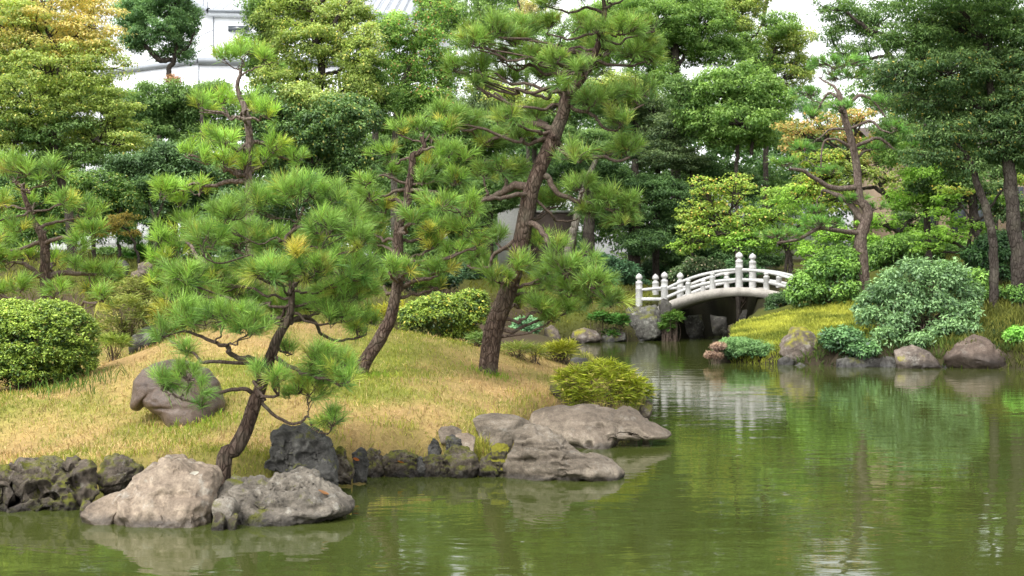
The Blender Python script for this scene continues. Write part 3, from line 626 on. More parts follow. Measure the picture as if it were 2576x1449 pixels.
rock('dark lump at the right foot of the round boulder', P(D_, (1535, 930), (1545, 885), (1590, 875), (1640, 900), (1668, 950), (1668, 992), (1610, 998), (1560, 975)), 12.1, RK_BLK, .9, .2, .1, .12, 5, 44, fine=1.4)
rock('small brown stone in front of the round boulder', P(D_, (1395, 975), (1430, 930), (1480, 912), (1535, 930), (1590, 975), (1580, 1000), (1450, 990)), 11.8, RK_GREY, .9, .4, .08, .05, 4, 45)
rock('big dark craggy rock at the left edge of the pond', P(D_, (-120, 1105), (-120, 930), (0, 908), (110, 900), (180, 905), (330, 885), (400, 920), (455, 1000), (470, 1045), (400, 1092), (250, 1108), (100, 1108)), 11.6, RK_DARK, .6, .5, .1, .17, 6, 53, box=.7, fine=1.6, dents=[(*D_(60, 1060), 50, 24, 50), (*D_(220, 1060), 40, 26, 50), (*D_(350, 1000), 20, 20, 20), (*D_(-40, 1060), 40, 22, 40)])
rock('dark flat stone lying on top of the craggy left rock', P(D_, (105, 905), (140, 885), (200, 862), (260, 862), (320, 885), (330, 912), (200, 918)), 12.2, RK_DARK, 1, .5, .08, .05, 4, 54)
rock('dark mossy pointed rock behind the pale rock', P(D_, (470, 985), (482, 940), (490, 862), (540, 848), (600, 870), (690, 905), (700, 945), (640, 985), (540, 1010)), 12.0, RK_DARK, .8, .4, .1, .13, 5, 55, fine=1.5)
rock('little dark stone at the foot of the craggy left rock', P(D_, (395, 1118), (400, 1078), (425, 1068), (448, 1080), (440, 1122)), 10.95, RK_DARK, 1, .2, .1, .06, 3, 56)
S_ = [((1625, 935), (1632, 830), (1660, 795), (1700, 830), (1712, 880), (1750, 905), (1740, 935)), ((1745, 920), (1740, 850), (1765, 815), (1800, 822), (1822, 880), (1815, 922))]
rock('dark mossy shore stone touching the round boulder', P(D_, *S_[0]), 12.9, RK_DARK, .8, .3, .12, .14, 5, 63, box=.7, fine=1.6)
rock('angular wet grey shore stone, second right of the round boulder', P(D_, *S_[1]), 13.1, RK_BLK, .8, .3, .12, .12, 5, 64, box=.7, fine=1.5)
sh = [('narrow dark shore stone under drooping straw', ((225, 915), (222, 850), (245, 818), (290, 830), (322, 880), (312, 916)), RK_DARK),
      ('low wide mossy shore stone in the middle of the inlet edge', ((312, 915), (318, 860), (350, 838), (430, 835), (490, 850), (500, 915)), RK_DARK),
      ('small upright dark stone standing on the inlet edge', ((532, 860), (536, 800), (555, 770), (580, 782), (600, 830), (595, 862)), RK_BLK),
      ('little dark stone filling the gap left of the upright stone', ((468, 916), (474, 872), (495, 852), (522, 868), (532, 917)), RK_BLK),
      ('dark stone under the upright one on the inlet edge', ((500, 918), (510, 865), (560, 850), (620, 860), (640, 918)), RK_DARK),
      ('largest mossy shore stone left of the streaked rock', ((600, 930), (605, 840), (650, 808), (720, 815), (770, 850), (790, 905), (760, 938), (680, 938)), RK_DARK),
      ('small grey stone perched above the mossy shore stones', ((618, 800), (625, 760), (655, 745), (695, 775), (700, 805)), RK_BLK),
      ('round dark wet stone at the waterline beside the streaked rock', ((778, 935), (785, 880), (820, 855), (870, 862), (895, 905), (880, 945), (820, 952)), RK_DARK),
      ('yellow-mossed stone wedged against the streaked rock', ((838, 860), (840, 815), (870, 792), (930, 795), (942, 850), (930, 900), (880, 905)), rock_mat('mossy_stone', (.03, .028, .02), (.07, .06, .04), (.14, .12, .08), .9, 1.5, .9, .06, .5, mossc=(.17, .16, .015)))]
for i, (lb, o, m_) in enumerate(sh):
    vb = max(p[1] for p in P(E_, *o)); rock(lb, P(E_, *o), 13.6 if i not in (2, 6) else 14, m_, .8, .3, .13, .16, 5, 70+i, box=.7, fine=1.6)
rock('grey flat-topped rock in the grass left of the long tan rock', P(E_, (745, 680), (780, 662), (850, 655), (960, 653), (1040, 690), (1055, 725), (960, 775), (930, 798), (850, 795), (785, 770)), 15.0, RK_STRI, .9, .5, .05, .03, 5, 83, fine=.6)
rock('small brown stone in the grass at the shore bend', P(E_, (582, 730), (600, 712), (650, 708), (700, 725), (705, 745), (600, 745)), 14.6, RK_FLAT, 1, .6, .05, .04, 4, 84)
rock('pale half-buried stone just below the small brown one', P(E_, (620, 765), (680, 745), (735, 742), (770, 765), (758, 788), (690, 785)), 14.2, RK_PALE, 1, .6, .05, .03, 4, 85)
rock('long tan rock with a hole, sloping into the pond below the bamboo', P(E_, (1025, 700), (1040, 660), (1080, 630), (1150, 612), (1300, 606), (1420, 620), (1490, 630), (1540, 613), (1580, 638), (1650, 688), (1752, 752), (1700, 778), (1560, 772), (1480, 780), (1400, 820), (1300, 838), (1200, 810), (1060, 750)), 16.3, RK_FLAT, .9, .7, .06, .05, 6, 93, fine=.6, cuts=0, dents=[(*E_(1390, 705), 13, 9, 22), (*E_(1436, 768), 7, 5, 14), (*E_(1330, 800), 8, 7, 14), (*E_(1480, 720), 12, 34, 14), (*E_(1560, 750), 30, 12, 16), (*E_(1250, 700), 120, 4, 5)])
rock('streaked grey rock sloping right into the pond, nearest on the right', P(E_, (905, 950), (920, 880), (938, 815), (960, 758), (1000, 725), (1050, 713), (1150, 748), (1210, 788), (1240, 820), (1330, 853), (1400, 868), (1460, 898), (1505, 938), (1460, 958), (1300, 968), (1050, 978), (940, 965)), 13.55, RK_STRI, .8, .55, .06, .085, 6, 103, cuts=2, dents=[(*E_(1000, 880), 45, 4, 13), (*E_(1130, 820), 50, 4, 12), (*E_(1200, 905), 60, 4, 12), (*E_(1010, 800), 30, 4, 10), (*E_(1050, 950), 40, 6, 14), (*E_(1180, 870), 60, 5, 9), (*E_(1080, 800), 50, 5, 8), (*E_(1330, 890), 12, 24, 10), (*E_(1240, 930), 50, 5, 8)])
rock('big smooth brown boulder of two lobes lying on the grass slope', [P(D_, (685, 570), (715, 515), (770, 470), (850, 440), (920, 412), (1000, 428), (1060, 500), (1097, 600), (1092, 700), (1000, 715), (880, 698), (800, 664), (725, 620)),
     P(D_, (652, 545), (660, 485), (700, 428), (760, 395), (830, 380), (900, 384), (955, 402), (905, 436), (820, 458), (765, 488), (722, 535), (700, 562), (668, 562))], 14.6, RK_RED, .85, .3, .03, .012, 6, 113, name='boulder', fine=.35, sink=.16, cuts=0, dents=[(*D_(830, 625), 60, 4, 6), (*D_(760, 590), 8, 4, 6), (*D_(790, 415), 40, 3, 5)])
rock('small dark stone beside the bamboo clump at the point', P(E_, (1130, 530), (1135, 505), (1165, 500), (1190, 520), (1185, 540)), 18.6, RK_DARK, 1, .2, .08, .05, 3, 121)
rock('dark rock at the right foot of the bamboo clump', P(E_, (1570, 640), (1585, 600), (1620, 580), (1645, 600), (1635, 650), (1610, 665)), 17.9, RK_DARK, 1, .2, .08, .06, 4, 122)
rock('grey stone behind the bamboo clump', P(E_, (1200, 420), (1215, 388), (1260, 370), (1320, 375), (1325, 420)), 22.5, RK_BLK, 1, .2, .08, .05, 4, 123)
# rocks further off
rock('dark rock under the bamboo bank at the left', P(D_, (640, 330), (650, 260), (700, 220), (760, 210), (790, 270), (770, 310), (700, 330)), 23.0, RK_FARD, .8, .3, .08, .07, 4, 131)
rock('small standing rock on the mound crest behind the front pine', P(D_, (945, 345), (950, 290), (970, 265), (990, 300), (1000, 345)), 19.2, RK_FARD, .8, .2, .08, .06, 4, 132)
rock('rock with bright yellow moss on the mound crest', P(D_, (960, 350), (985, 290), (1030, 282), (1100, 310), (1180, 300), (1240, 310), (1240, 350), (1100, 362)), 19.4, rock_mat('yellow_mossed', (.06, .06, .03), (.12, .12, .05), (.22, .2, .1), .95, 1., .9, -9, .4, mossc=(.22, .2, .01)), .8, .5, .08, .05, 5, 133)
for i, (u, v, a, b, lb) in enumerate([(352, 690, 26, 12, 'long low reddish stone edging the path at the left'), (300, 668, 24, 14, 'dark stone on the leaf-strewn slope behind the left pine'), (365, 668, 20, 10, 'grey stone beside the low reddish path stone')]):
    rock(lb, [(u-a, v+b), (u-a*.9, v-b*.5), (u-a*.3, v-b), (u+a*.5, v-b*.9), (u+a, v), (u+a*.9, v+b)], 32, RK_FAR if i != 1 else RK_FARD, .8, .2, .06, .04, 4, 140+i)
rock('large weathered rock carrying the left end of the bridge', P(B_, (15, 720), (30, 680), (150, 664), (330, 655), (372, 750), (395, 860), (405, 1000), (300, 1025), (120, 1025), (50, 900)), 48.6, RK_FARD, .8, .15, .06, .08, 5, 151)
rock('small dark block on top of the bridge-end rock', P(B_, (345, 650), (360, 610), (400, 585), (440, 598), (482, 645), (482, 735), (370, 735)), 48.2, RK_FARD, .9, .1, .06, .05, 4, 152)
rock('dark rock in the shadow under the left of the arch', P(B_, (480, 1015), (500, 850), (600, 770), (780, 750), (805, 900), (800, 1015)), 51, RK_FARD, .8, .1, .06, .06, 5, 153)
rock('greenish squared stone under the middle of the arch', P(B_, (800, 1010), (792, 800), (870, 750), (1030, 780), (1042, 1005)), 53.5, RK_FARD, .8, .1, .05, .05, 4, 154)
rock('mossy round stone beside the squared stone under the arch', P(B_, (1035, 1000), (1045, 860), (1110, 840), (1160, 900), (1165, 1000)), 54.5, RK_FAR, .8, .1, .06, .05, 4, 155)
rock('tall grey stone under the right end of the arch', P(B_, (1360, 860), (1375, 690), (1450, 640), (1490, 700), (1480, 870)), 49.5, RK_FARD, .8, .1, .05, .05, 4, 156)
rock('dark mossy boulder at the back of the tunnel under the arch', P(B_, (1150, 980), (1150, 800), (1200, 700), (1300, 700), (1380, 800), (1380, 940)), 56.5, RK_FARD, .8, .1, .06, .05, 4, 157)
rock('rounded tan rock at the far waterline left of the bridge', P(M_, (1045, 1350), (1060, 1290), (1150, 1264), (1240, 1288), (1288, 1350), (1250, 1374), (1100, 1368)), 46.8, RK_FAR, .9, .2, .06, .05, 5, 161)
rock('grey rock beneath the pine branches left of the tan far rock', P(M_, (845, 1368), (850, 1270), (900, 1243), (960, 1290), (990, 1368)), 47, RK_FAR, .8, .2, .06, .05, 4, 162)
rock('low dark rocks' ' at the water between the far tan rock and the bridge', P(M_, (1270, 1370), (1290, 1300), (1380, 1260), (1460, 1290), (1480, 1375)), 47.6, RK_FARD, .8, .2, .08, .06, 4, 163)
rock('brown rock with yellow moss on the right bank beside the juniper', [P(R_, (385, 1000), (420, 900), (490, 838), (520, 783), (620, 778), (700, 820), (760, 900), (785, 1010), (700, 1110), (460, 1080)), P(R_, (530, 1118), (555, 1050), (680, 1028), (880, 1048), (935, 1115), (720, 1135))], 33.6, RK_FAR, .8, .3, .06, .06, 5, 171)
rock('dark low rock at the waterline under the blue-green shrub', P(R_, (350, 1115), (380, 1070), (460, 1040), (540, 1080), (545, 1118)), 33.3, RK_FARD, .8, .3, .08, .05, 4, 172)
rock('mossy reddish rock half hidden below the blue-green shrub', P(R_, (1440, 1132), (1440, 980), (1600, 938), (1750, 1000), (1860, 1132), (1650, 1145)), 32.0, RK_FAR, .8, .4, .06, .04, 5, 173)
rock('large triangular brown rock at the right waterline', P(R_, (1855, 1140), (1865, 1050), (2000, 925), (2180, 845), (2260, 880), (2400, 978), (2525, 1060), (2535, 1145), (2200, 1150)), 32.0, rock_mat('brown_wedge_rock', (.04, .028, .022), (.09, .066, .052), (.17, .13, .104), 0, .5, .6, .42, .2, lichen=.1), .7, .4, .04, .03, 5, 174)
rock('dark reddish round rock on the right slope behind the blue-green shrub', P(R_, (2120, 680), (2130, 560), (2220, 515), (2300, 560), (2320, 650), (2260, 690)), 38, RK_RED, .9, .2, .06, .04, 4, 175)
rock('long dark ledge at the waterline below the right shrubs', P(R_, (880, 1140), (900, 1060), (1100, 1040), (1300, 1060), (1460, 1090), (1470, 1145), (1100, 1150)), 32.3, RK_FARD, .5, .4, .1, .1, 5, 176)

rock('dark wet rock at the waterline under the low green shrub at the right', [(2116, 925), (2119, 899), (2139, 885), (2163, 889), (2184, 905), (2180, 925)], 32.6, RK_FARD, .8, .3, .1, .08, 4, 180)
rock('low dark rock under the left overhang of the blue-green shrub', [(2205, 928), (2208, 907), (2226, 896), (2247, 899), (2265, 912), (2262, 928)], 32.4, RK_FARD, .8, .3, .1, .08, 4, 181)
rock('small dark rock wedged left of the big triangular rock', [(2363, 929), (2365, 910), (2378, 901), (2393, 903), (2407, 915), (2404, 929)], 32.2, RK_FARD, .8, .3, .1, .08, 4, 182)
rock('small wet stone in the water before the yellow-mossed brown rock', [(1996, 932), (1998, 919), (2012, 912), (2029, 914), (2044, 922), (2041, 932)], 33.0, RK_FARD, .8, .3, .1, .08, 4, 183)
# ------------------------------------------------------------------ stone bridge
GRAN = plain_mat('pale_granite', (.5, .495, .48), .75, 2.2, .24, .35)
GRANW = plain_mat('weathered_granite_arch', (.33, .305, .27), .8, 2.2, .3, .3)
def build_bridge():
    org = at(1860, 730, 48); org[2] = 0
    yaw = -math.radians(25)
    root = empty('stone_bridge', org, 'white granite arched footbridge with posts and round handrails over the narrow water', 'bridge', rz=yaw)
    ca, sa = math.cos(yaw), math.sin(yaw)
    def part(name, mb, parent, mat=GRAN, smooth=True):
        # geometry is written in the bridge's own axes
        return mb.build(name, mat, None, smooth=smooth), parent
    def fin(name, mb, parent, mat=GRAN, smooth=True):
        o = mb.build(name, mat, None, None, smooth); o.parent = parent; return o
    def lathe(mb, x, y, z0, prof, seg=20):
        prof = np.array(prof); n = len(prof); a = np.arange(seg)*2*PI/seg
        V = np.stack([x+prof[:, None, 0]*np.cos(a), y+prof[:, None, 0]*np.sin(a), z0+np.repeat(prof[:, 1:2], seg, 1)], -1)
        i = np.arange(n*seg).reshape(n, seg); j = np.roll(i, -1, 1)
        mb.add(V.reshape(-1, 3), np.stack([i[:-1], j[:-1], j[1:], i[1:]], -1).reshape(-1, 4))
    def sweep(mb, xs, zs, y, w, h, round_=False):
        pts = np.stack([xs, np.full_like(xs, y), zs], 1)
        if round_: tube(mb, pts, w/2, 12)
        else:
            V = np.stack([pts+[0, -w/2, -h/2], pts+[0, w/2, -h/2], pts+[0, w/2, h/2], pts+[0, -w/2, h/2]], 1); n = len(xs)
            i = np.arange(n*4).reshape(n, 4); j = np.roll(i, -1, 1)
            mb.add(V.reshape(-1, 3), np.stack([i[:-1], j[:-1], j[1:], i[1:]], -1).reshape(-1, 4)); mb.add(V[0], [[0, 3, 2, 1]]); mb.add(V[-1], [[0, 1, 2, 3]])
    W_ = 1.95
    dk = lambda x: 2.03-.55*(x/2.75)**2
    # arch slab: upper face and lower face follow different curves; fascia has a raised band
    xs = np.linspace(-3.15, 3.15, 49)
    top = dk(xs); bot = 1.70-.56*(xs/2.75)**2
    mb = MB(); n = len(xs)
    for (y0, y1, t0, b0) in ((-.14, W_+.14, -.09, 0.0), (-.17, -.141, 0, -.02), (W_+.141, W_+.17, 0, -.02)):
        V = np.stack([np.stack([xs, np.full(n, y0), bot-b0], 1), np.stack([xs, np.full(n, y1), bot-b0], 1), np.stack([xs, np.full(n, y1), top+t0], 1), np.stack([xs, np.full(n, y0), top+t0], 1)], 1)
        i = np.arange(n*4).reshape(n, 4); j = np.roll(i, -1, 1)
        mb.add(V.reshape(-1, 3), np.stack([i[:-1], j[:-1], j[1:], i[1:]], -1).reshape(-1, 4)); mb.add(V[0], [[0, 3, 2, 1]]); mb.add(V[-1], [[0, 1, 2, 3]])
    fin('arch_span', mb, root, GRANW, False)
    def post(x, y, z0, h, r, band=True):
        b = h-.34
        prof = [(r, 0), (r, b*.78), (r*1.03, b*.785), (r*1.03, b*.8), (r*.96, b*.81), (r*.96, b*.95), (r*1.0, b*.955), (r*1.0, b*.985), (r*.93, b), (r*.9, b+.02), (r*.62, b+.035), (r*.56, b+.07), (r*.62, b+.1), (r*.95, b+.13), (r*1.0, b+.175), (r*.9, b+.23), (r*.62, b+.28), (r*.22, b+.32), (.004, b+.34)]
        mb = MB(); lathe(mb, x, y, z0, prof, 24); return fin('post', mb, root)
    for yy in (-.02, W_+.02):
        post(0, yy, dk(0)-.16, 1.49, .14)
        for sx in (-1, 1):
            post(sx*2.93, yy, 1.1, 1.53, .135)
            post(sx*3.96, yy, 1.0, 1.57, .135)
            for bx in (1.98, 1.03):
                z0 = dk(bx)-.12; zt = 2.68-.66*(bx/2.8)**2
                mb = MB(); h = zt-z0
                lathe(mb, sx*bx, yy, z0, [(.115, 0), (.115, h-.2), (.12, h-.195), (.105, h-.15), (.075, h-.135), (.07, h-.11), (.1, h-.08), (.105, h-.05), (.08, h-.02)], 16); fin('baluster', mb, root)
        for a, b in ((-2.83, -.13), (.13, 2.83)):
            x_ = np.linspace(a, b, 18)
            mb = MB(); sweep(mb, x_, 2.68-.68*(x_/2.8)**2, yy, .115, .1, True); fin('handrail', mb, root)
            mb = MB(); sweep(mb, x_, 2.31-.66*(x_/2.8)**2, yy, .12, .12); fin('lower_rail', mb, root, smooth=False)
        for a, b in ((-3.85, -3.04), (3.04, 3.85)):
            x_ = np.linspace(a, b, 4)
            mb = MB(); sweep(mb, x_, np.linspace(1.93, 2.0, 4) if a < 0 else np.linspace(2., 1.93, 4), yy, .11, .1, True); fin('handrail', mb, root)
            mb = MB(); sweep(mb, x_, np.full(4, 1.57), yy, .12, .13); fin('lower_rail', mb, root, smooth=False)
    # masonry footing behind each end
    for sx in (-1, 1):
        mb = MB(); V = [(sx*3.1+dx, y, z) for z in (-.3, 1.25) for dx, y in ((-.05, -.1), (1.2, -.1), (1.2, W_+.1), (-.05, W_+.1))]
        if sx < 0: V = [(sx*3.1-(x-sx*3.1), y, z) for x, y, z in V]
        mb.add(V, [[0, 1, 5, 4], [1, 2, 6, 5], [2, 3, 7, 6], [3, 0, 4, 7], [4, 5, 6, 7], [3, 2, 1, 0]]); fin('abutment', mb, root, GRANW, False)
build_bridge()

# ------------------------------------------------------------------ shrubs
def clump(mb, c, R, n, L, Wd, pal, r, up=.6, droop=.2, shell=.55, top_only=False, colj=.2, tone=0.0, soft=.05):
    d = unit(r.normal(size=(n, 3)))
    if top_only: d[:, 2] = np.abs(d[:, 2])*1.0-.15
    rad = r.uniform(shell**3, 1.05, n)**(1/3)*np.clip(r.normal(1, soft, n), .5, 1.6)
    p = c+d*np.asarray(R)*rad[:, None]
    N_ = d*.6+np.array([0, 0, up])+r.normal(0, .42, (n, 3)); T = d*.6+r.normal(0, .55, (n, 3))+np.array([0, 0, -droop])
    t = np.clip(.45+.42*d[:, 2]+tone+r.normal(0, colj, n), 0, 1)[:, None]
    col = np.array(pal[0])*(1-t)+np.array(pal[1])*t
    if len(pal) > 2:
        k = r.random(n) < pal[2][1]; col[k] = np.array(pal[2][0])*r.uniform(.7, 1.2, (k.sum(), 1))
    col = col*r.uniform(.8, 1.2, (n, 1))*2.2; col = col*.93+.07*(col@np.array([.3, .6, .1]))[:, None]
    leaves(mb, p, N_, T, L*r.uniform(.7, 1.2, n), Wd*r.uniform(.75, 1.15, n), col)
def stems(mb, root, C, r, rad, sides=5):
    for c in C:
        m = root*.5+c*.5+r.normal(0, .08, 3)*np.linalg.norm(c-root); tube(mb, smooth_path([root+r.normal(0, 1, 3)*[.06, .06, 0], m, c], 8), np.linspace(rad, rad*.35, 8), sides)
def shrub(name, label, cat, Y, ells, leaf, pal, cs, lai=2.4, mat=GLOSSY, seed=1, up=.6, droop=.2, grp=None, flat=.75, bumps=2.4, stem=True, shell=.5, depth=.85, asp=.5, core=True, colj=.2):
    """ells: [(u,v,rx,ry)] in photo units at distance Y; leaf length and clump size in photo units"""
    r = np.random.default_rng(seed); px = Y/F
    u0 = np.mean([e[0] for e in ells]); vb = max(e[1]+e[3] for e in ells)
    b = snap(u0, Y); root = empty(name, tuple(b), label, cat, grp or 'evergreen shrubs around the pond')
    mb = MB(); sm = MB(); allc = []
    for (u, v, rx, ry, *dY) in ells:
        yc = Y+(dY[0] if dY else 0); c = at(u, v, yc); RX, RZ = rx*px, ry*px; RY = RX*depth; K = cs*px
        M = max(3, int(bumps*1.6*(RX*RZ+RX*RY+RY*RZ)/3/(K*K)*1.9))
        d = unit(r.normal(size=(M, 3))); d[:, 2] = np.where(d[:, 2] < -.45, -d[:, 2], d[:, 2])
        cc = c+d*np.maximum(np.array([RX, RY, RZ])-K*.75, .05)*r.uniform(.95 if name == 'clipped_shrub' else .8, 1.02, (M, 1))
        n = max(12, int(PI*cs*cs*flat*lai/(leaf*leaf*asp*.5)*1.1))
        for q in cc:
            tn = r.normal(0, .13)
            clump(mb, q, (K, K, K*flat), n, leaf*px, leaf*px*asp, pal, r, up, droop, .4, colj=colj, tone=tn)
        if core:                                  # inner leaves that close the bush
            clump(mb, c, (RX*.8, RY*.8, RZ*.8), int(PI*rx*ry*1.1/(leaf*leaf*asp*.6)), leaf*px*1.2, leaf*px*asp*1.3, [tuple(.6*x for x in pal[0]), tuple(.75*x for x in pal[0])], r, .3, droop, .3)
        allc += [cc[k] for k in r.permutation(M)[:min(M, 14)]]
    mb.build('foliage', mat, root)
    if stem:
        stems(sm, np.array([b[0], b[1], b[2]-.03]), allc, r, max(.008, cs*px*.06)); sm.build('stem', TWIG, root, smooth=True)
    return root
def blades(mb, P, L, Wd, lean, col, r, curve=.35, az=None):
    """upright tapering blades, two faces each"""
    n = len(P); a = r.uniform(0, 2*PI, n) if az is None else az; l = np.broadcast_to(L, (n,))*r.uniform(.55, 1.2, n); le = np.minimum(np.abs(lean*r.normal(.7, .5, n)), 1.53)
    h = np.stack([np.cos(a), np.sin(a), 0*a], 1); d1 = unit(h*np.sin(le)[:, None]+np.array([0, 0, 1.])*np.cos(le)[:, None])
    le2 = np.minimum(le+curve*r.uniform(.3, 1.6, n), 2.1); d2 = h*np.sin(le2)[:, None]+np.array([0, 0, 1.])*np.cos(le2)[:, None]
    b_ = r.uniform(0, PI, n); S = np.stack([np.cos(b_), np.sin(b_), 0*b_], 1)*(np.broadcast_to(Wd, (n,))*.5)[:, None]
    m = P+d1*(l*.55)[:, None]; t = m+d2*(l*.45)[:, None]
    V = np.stack([P-S*.7, P+S*.7, m+S, m-S, t], 1).reshape(-1, 3); k = np.arange(n)[:, None]*5; b0 = mb.n
    mb.add(V, k+np.array([[0, 1, 2, 3]]), np.repeat(col, 5, 0)); mb.F.append(b0+k+np.array([[3, 2, 4]]))
def sasa(name, label, cat, Y, ells, leaf, pal, nst, seed, grp=None, mat=GRASS, asp=.13, upw=.5, per=7):
    """bamboo-like clump: whorls of narrow pointed leaves on thin stems"""
    r = np.random.default_rng(seed); px = Y/F; u0 = np.mean([e[0] for e in ells]); b = snap(u0, Y)
    root = empty(name, tuple(b), label, cat, grp or 'bamboo and grass clumps around the pond'); mb = MB(); sm = MB()
    for (u, v, rx, ry) in ells:
        c = at(u, v, Y); n = int(nst*rx*ry); d = unit(r.normal(size=(n, 3))); d[:, 2] = np.where(d[:, 2] < -.3, -d[:, 2], d[:, 2])
        C = c+d*np.array([rx, rx*.85, ry])*px*(r.uniform(.35, 1., n)**.4)[:, None]*.88
        Cc = np.repeat(C, per, 0); dd = np.repeat(d, per, 0); N = len(Cc)
        T = unit(dd*.55+r.normal(0, .6, (N, 3))+np.array([0, 0, upw])); Nn = rand_perp(T, r)*.6+np.array([0, 0, .8])
        t = np.clip(.5+.45*dd[:, 2]+r.normal(0, .22, N), 0, 1)[:, None]; col = np.array(pal[0])*(1-t)+np.array(pal[1])*t
        k = r.random(N) < .1; col[k] = np.array(pal[2])
        l = leaf*px*r.uniform(.6, 1.15, N); leaves(mb, Cc+r.normal(0, .12*leaf*px, (N, 3)), Nn, T, l, l*asp, col*1.25*r.uniform(.8, 1.2, (N, 1)))
        stems(sm, np.array([at(u, v, Y)[0], Y, gz(at(u, v, Y)[0], Y)-.03]), C[:40], r, .004*Y/17, 4)
    mb.build('foliage', mat, root); sm.build('stem', TWIG, root)
    return root
shrub('clipped_shrub', 'large clipped dome-shaped evergreen shrub at the left edge of the grass mound', 'shrub', 17.4, [(118, 862, 132, 112), (35, 870, 120, 120), (60, 925, 130, 62), (175, 905, 70, 70), (-70, 880, 90, 110)], 8, ((.03, .065, .012), (.21, .285, .035), ((.12, .1, .02), .04)), 13, 2.2, seed=201, up=.9, droop=-.3, bumps=1.7, shell=.4, colj=.25)
shrub('azalea_bush', 'dense rounded green bush behind the mound between the middle and tallest pines', 'shrub', 22.3, [(1120, 795, 112, 66), (1190, 770, 50, 52), (1050, 805, 55, 48), (1150, 835, 70, 36)], 8, ((.025, .055, .012), (.18, .25, .028), ((.35, .28, .03), .05)), 14, 2.2, seed=202, up=.8, droop=-.2, bumps=1.3, colj=.25)
sasa('bamboo_clump', 'bright yellow-green dwarf bamboo clump on the point above the long tan rock', 'bamboo', 18.0, [(1520, 978, 118, 62), (1440, 968, 50, 48), (1590, 990, 55, 45), (1520, 935, 70, 30), (1520, 1012, 108, 26), (1450, 1000, 48, 26)], 27, ((.05, .085, .012), (.3, .34, .035), (.42, .36, .1)), .04, 211)
sasa('bamboo_grass', 'low bamboo grass growing over the dark rock at the left, behind the mound', 'bamboo', 24.5, [(320, 790, 75, 55), (290, 830, 50, 30), (370, 800, 40, 40)], 26, ((.05, .08, .02), (.26, .3, .08), (.42, .38, .14)), .035, 212)
sasa('bamboo_grass', 'pale bamboo-covered hillside between the left pine and the front pine', 'bamboo', 28.5, [(320, 742, 80, 42), (270, 760, 60, 40), (370, 745, 55, 40), (420, 760, 50, 40), (340, 715, 50, 20)], 20, ((.06, .09, .02), (.24, .27, .07), (.38, .32, .14)), .05, 213)
sasa('bamboo_grass', 'yellowish bamboo tuft right of the rock face behind the front pine', 'bamboo', 22.5, [(412, 800, 30, 50), (440, 840, 25, 25)], 28, ((.09, .11, .02), (.34, .33, .06), (.45, .38, .1)), .05, 214)
sasa('iris_clump', 'arching strap-leaved grass clump right of the clipped shrub', 'grass clump', 19.2, [(288, 868, 44, 24)], 30, ((.06, .1, .02), (.24, .31, .06), (.3, .32, .1)), .08, 215, asp=.1, upw=.8)
sasa('grass_clump', 'tall yellow-green grass clump on the crest right of the tallest trunk', 'grass clump', 21.6, [(1400, 888, 48, 22), (1420, 880, 25, 20)], 30, ((.1, .13, .02), (.36, .38, .05), (.45, .4, .1)), .09, 216, asp=.1, upw=.9)
sasa('grass_clump', 'pale long grass beside the foot of the tallest trunk', 'grass clump', 20.6, [(1305, 880, 45, 14), (1345, 886, 22, 12)], 30, ((.12, .17, .03), (.3, .36, .09), (.4, .38, .15)), .09, 217, asp=.08, upw=1.1)
sasa('grass_clump', 'small green-white weed tuft left of the tallest trunk', 'grass clump', 20.7, [(1205, 860, 28, 20)], 24, ((.06, .11, .03), (.2, .3, .1), (.3, .34, .14)), .09, 218, asp=.14)
sasa('yellow_bamboo', 'yellow bamboo sprouting behind the azalea bush on the left', 'bamboo', 23.4, [(960, 795, 40, 28), (1000, 780, 30, 20)], 26, ((.12, .14, .02), (.4, .38, .05), (.45, .4, .1)), .06, 219)
DKG = ((.012, .03, .01), (.05, .1, .028)); MDG = ((.025, .06, .014), (.1, .175, .035)); YLG = ((.06, .09, .016), (.27, .3, .04)); BLG = ((.03, .065, .026), (.13, .22, .085)); AZG = ((.04, .095, .02), (.165, .29, .045))
shrub('azalea_bush', 'large bright green azalea mound between the bridge and the old pine', 'shrub', 41.2, [(2095, 710, 95, 95), (2030, 735, 60, 62), (2120, 655, 60, 40), (2135, 770, 55, 35)], 9, AZG, 22, 2.2, seed=221, bumps=1.5)
shrub('clipped_shrub', 'small dark clipped round shrub hiding the right end of the bridge', 'shrub', 43.6, [(1968, 772, 44, 44)], 5, DKG, 12, 2.6, seed=222, bumps=1.6)
shrub('azalea_bush', 'long azalea hedge on the slope behind the old pine', 'shrub', 45.5, [(2300, 625, 110, 48), (2220, 640, 60, 45), (2400, 640, 70, 45), (2190, 670, 40, 50)], 9, AZG, 22, 2.0, seed=223, bumps=1.3)
shrub('blue_green_shrub', 'broad blue-green shrub overhanging the water on the right bank', 'shrub', 34.2, [(2310, 725, 110, 88), (2245, 755, 85, 72), (2385, 725, 85, 80), (2200, 775, 58, 56), (2440, 760, 48, 66), (2340, 785, 90, 50, -.5), (2200, 800, 50, 40, -.6), (2260, 820, 50, 40, -.9), (2420, 790, 50, 45, -.5), (2380, 830, 55, 40, -1.1), (2230, 855, 48, 38, -1.3), (2320, 860, 45, 32, -1.6), (2440, 835, 36, 30, -1.0)], 11, BLG, 19, 1.3, seed=224, bumps=1.25, core=False, asp=.42)
shrub('weed_shrub', 'low green shrub at the waterline left of the blue-green shrub', 'shrub', 32.9, [(2130, 858, 55, 42, -.2), (2085, 850, 34, 30), (2165, 880, 50, 28, -.4)], 10, ((.02, .055, .02), (.09, .18, .06)), 18, 2.0, seed=225, bumps=1.5)
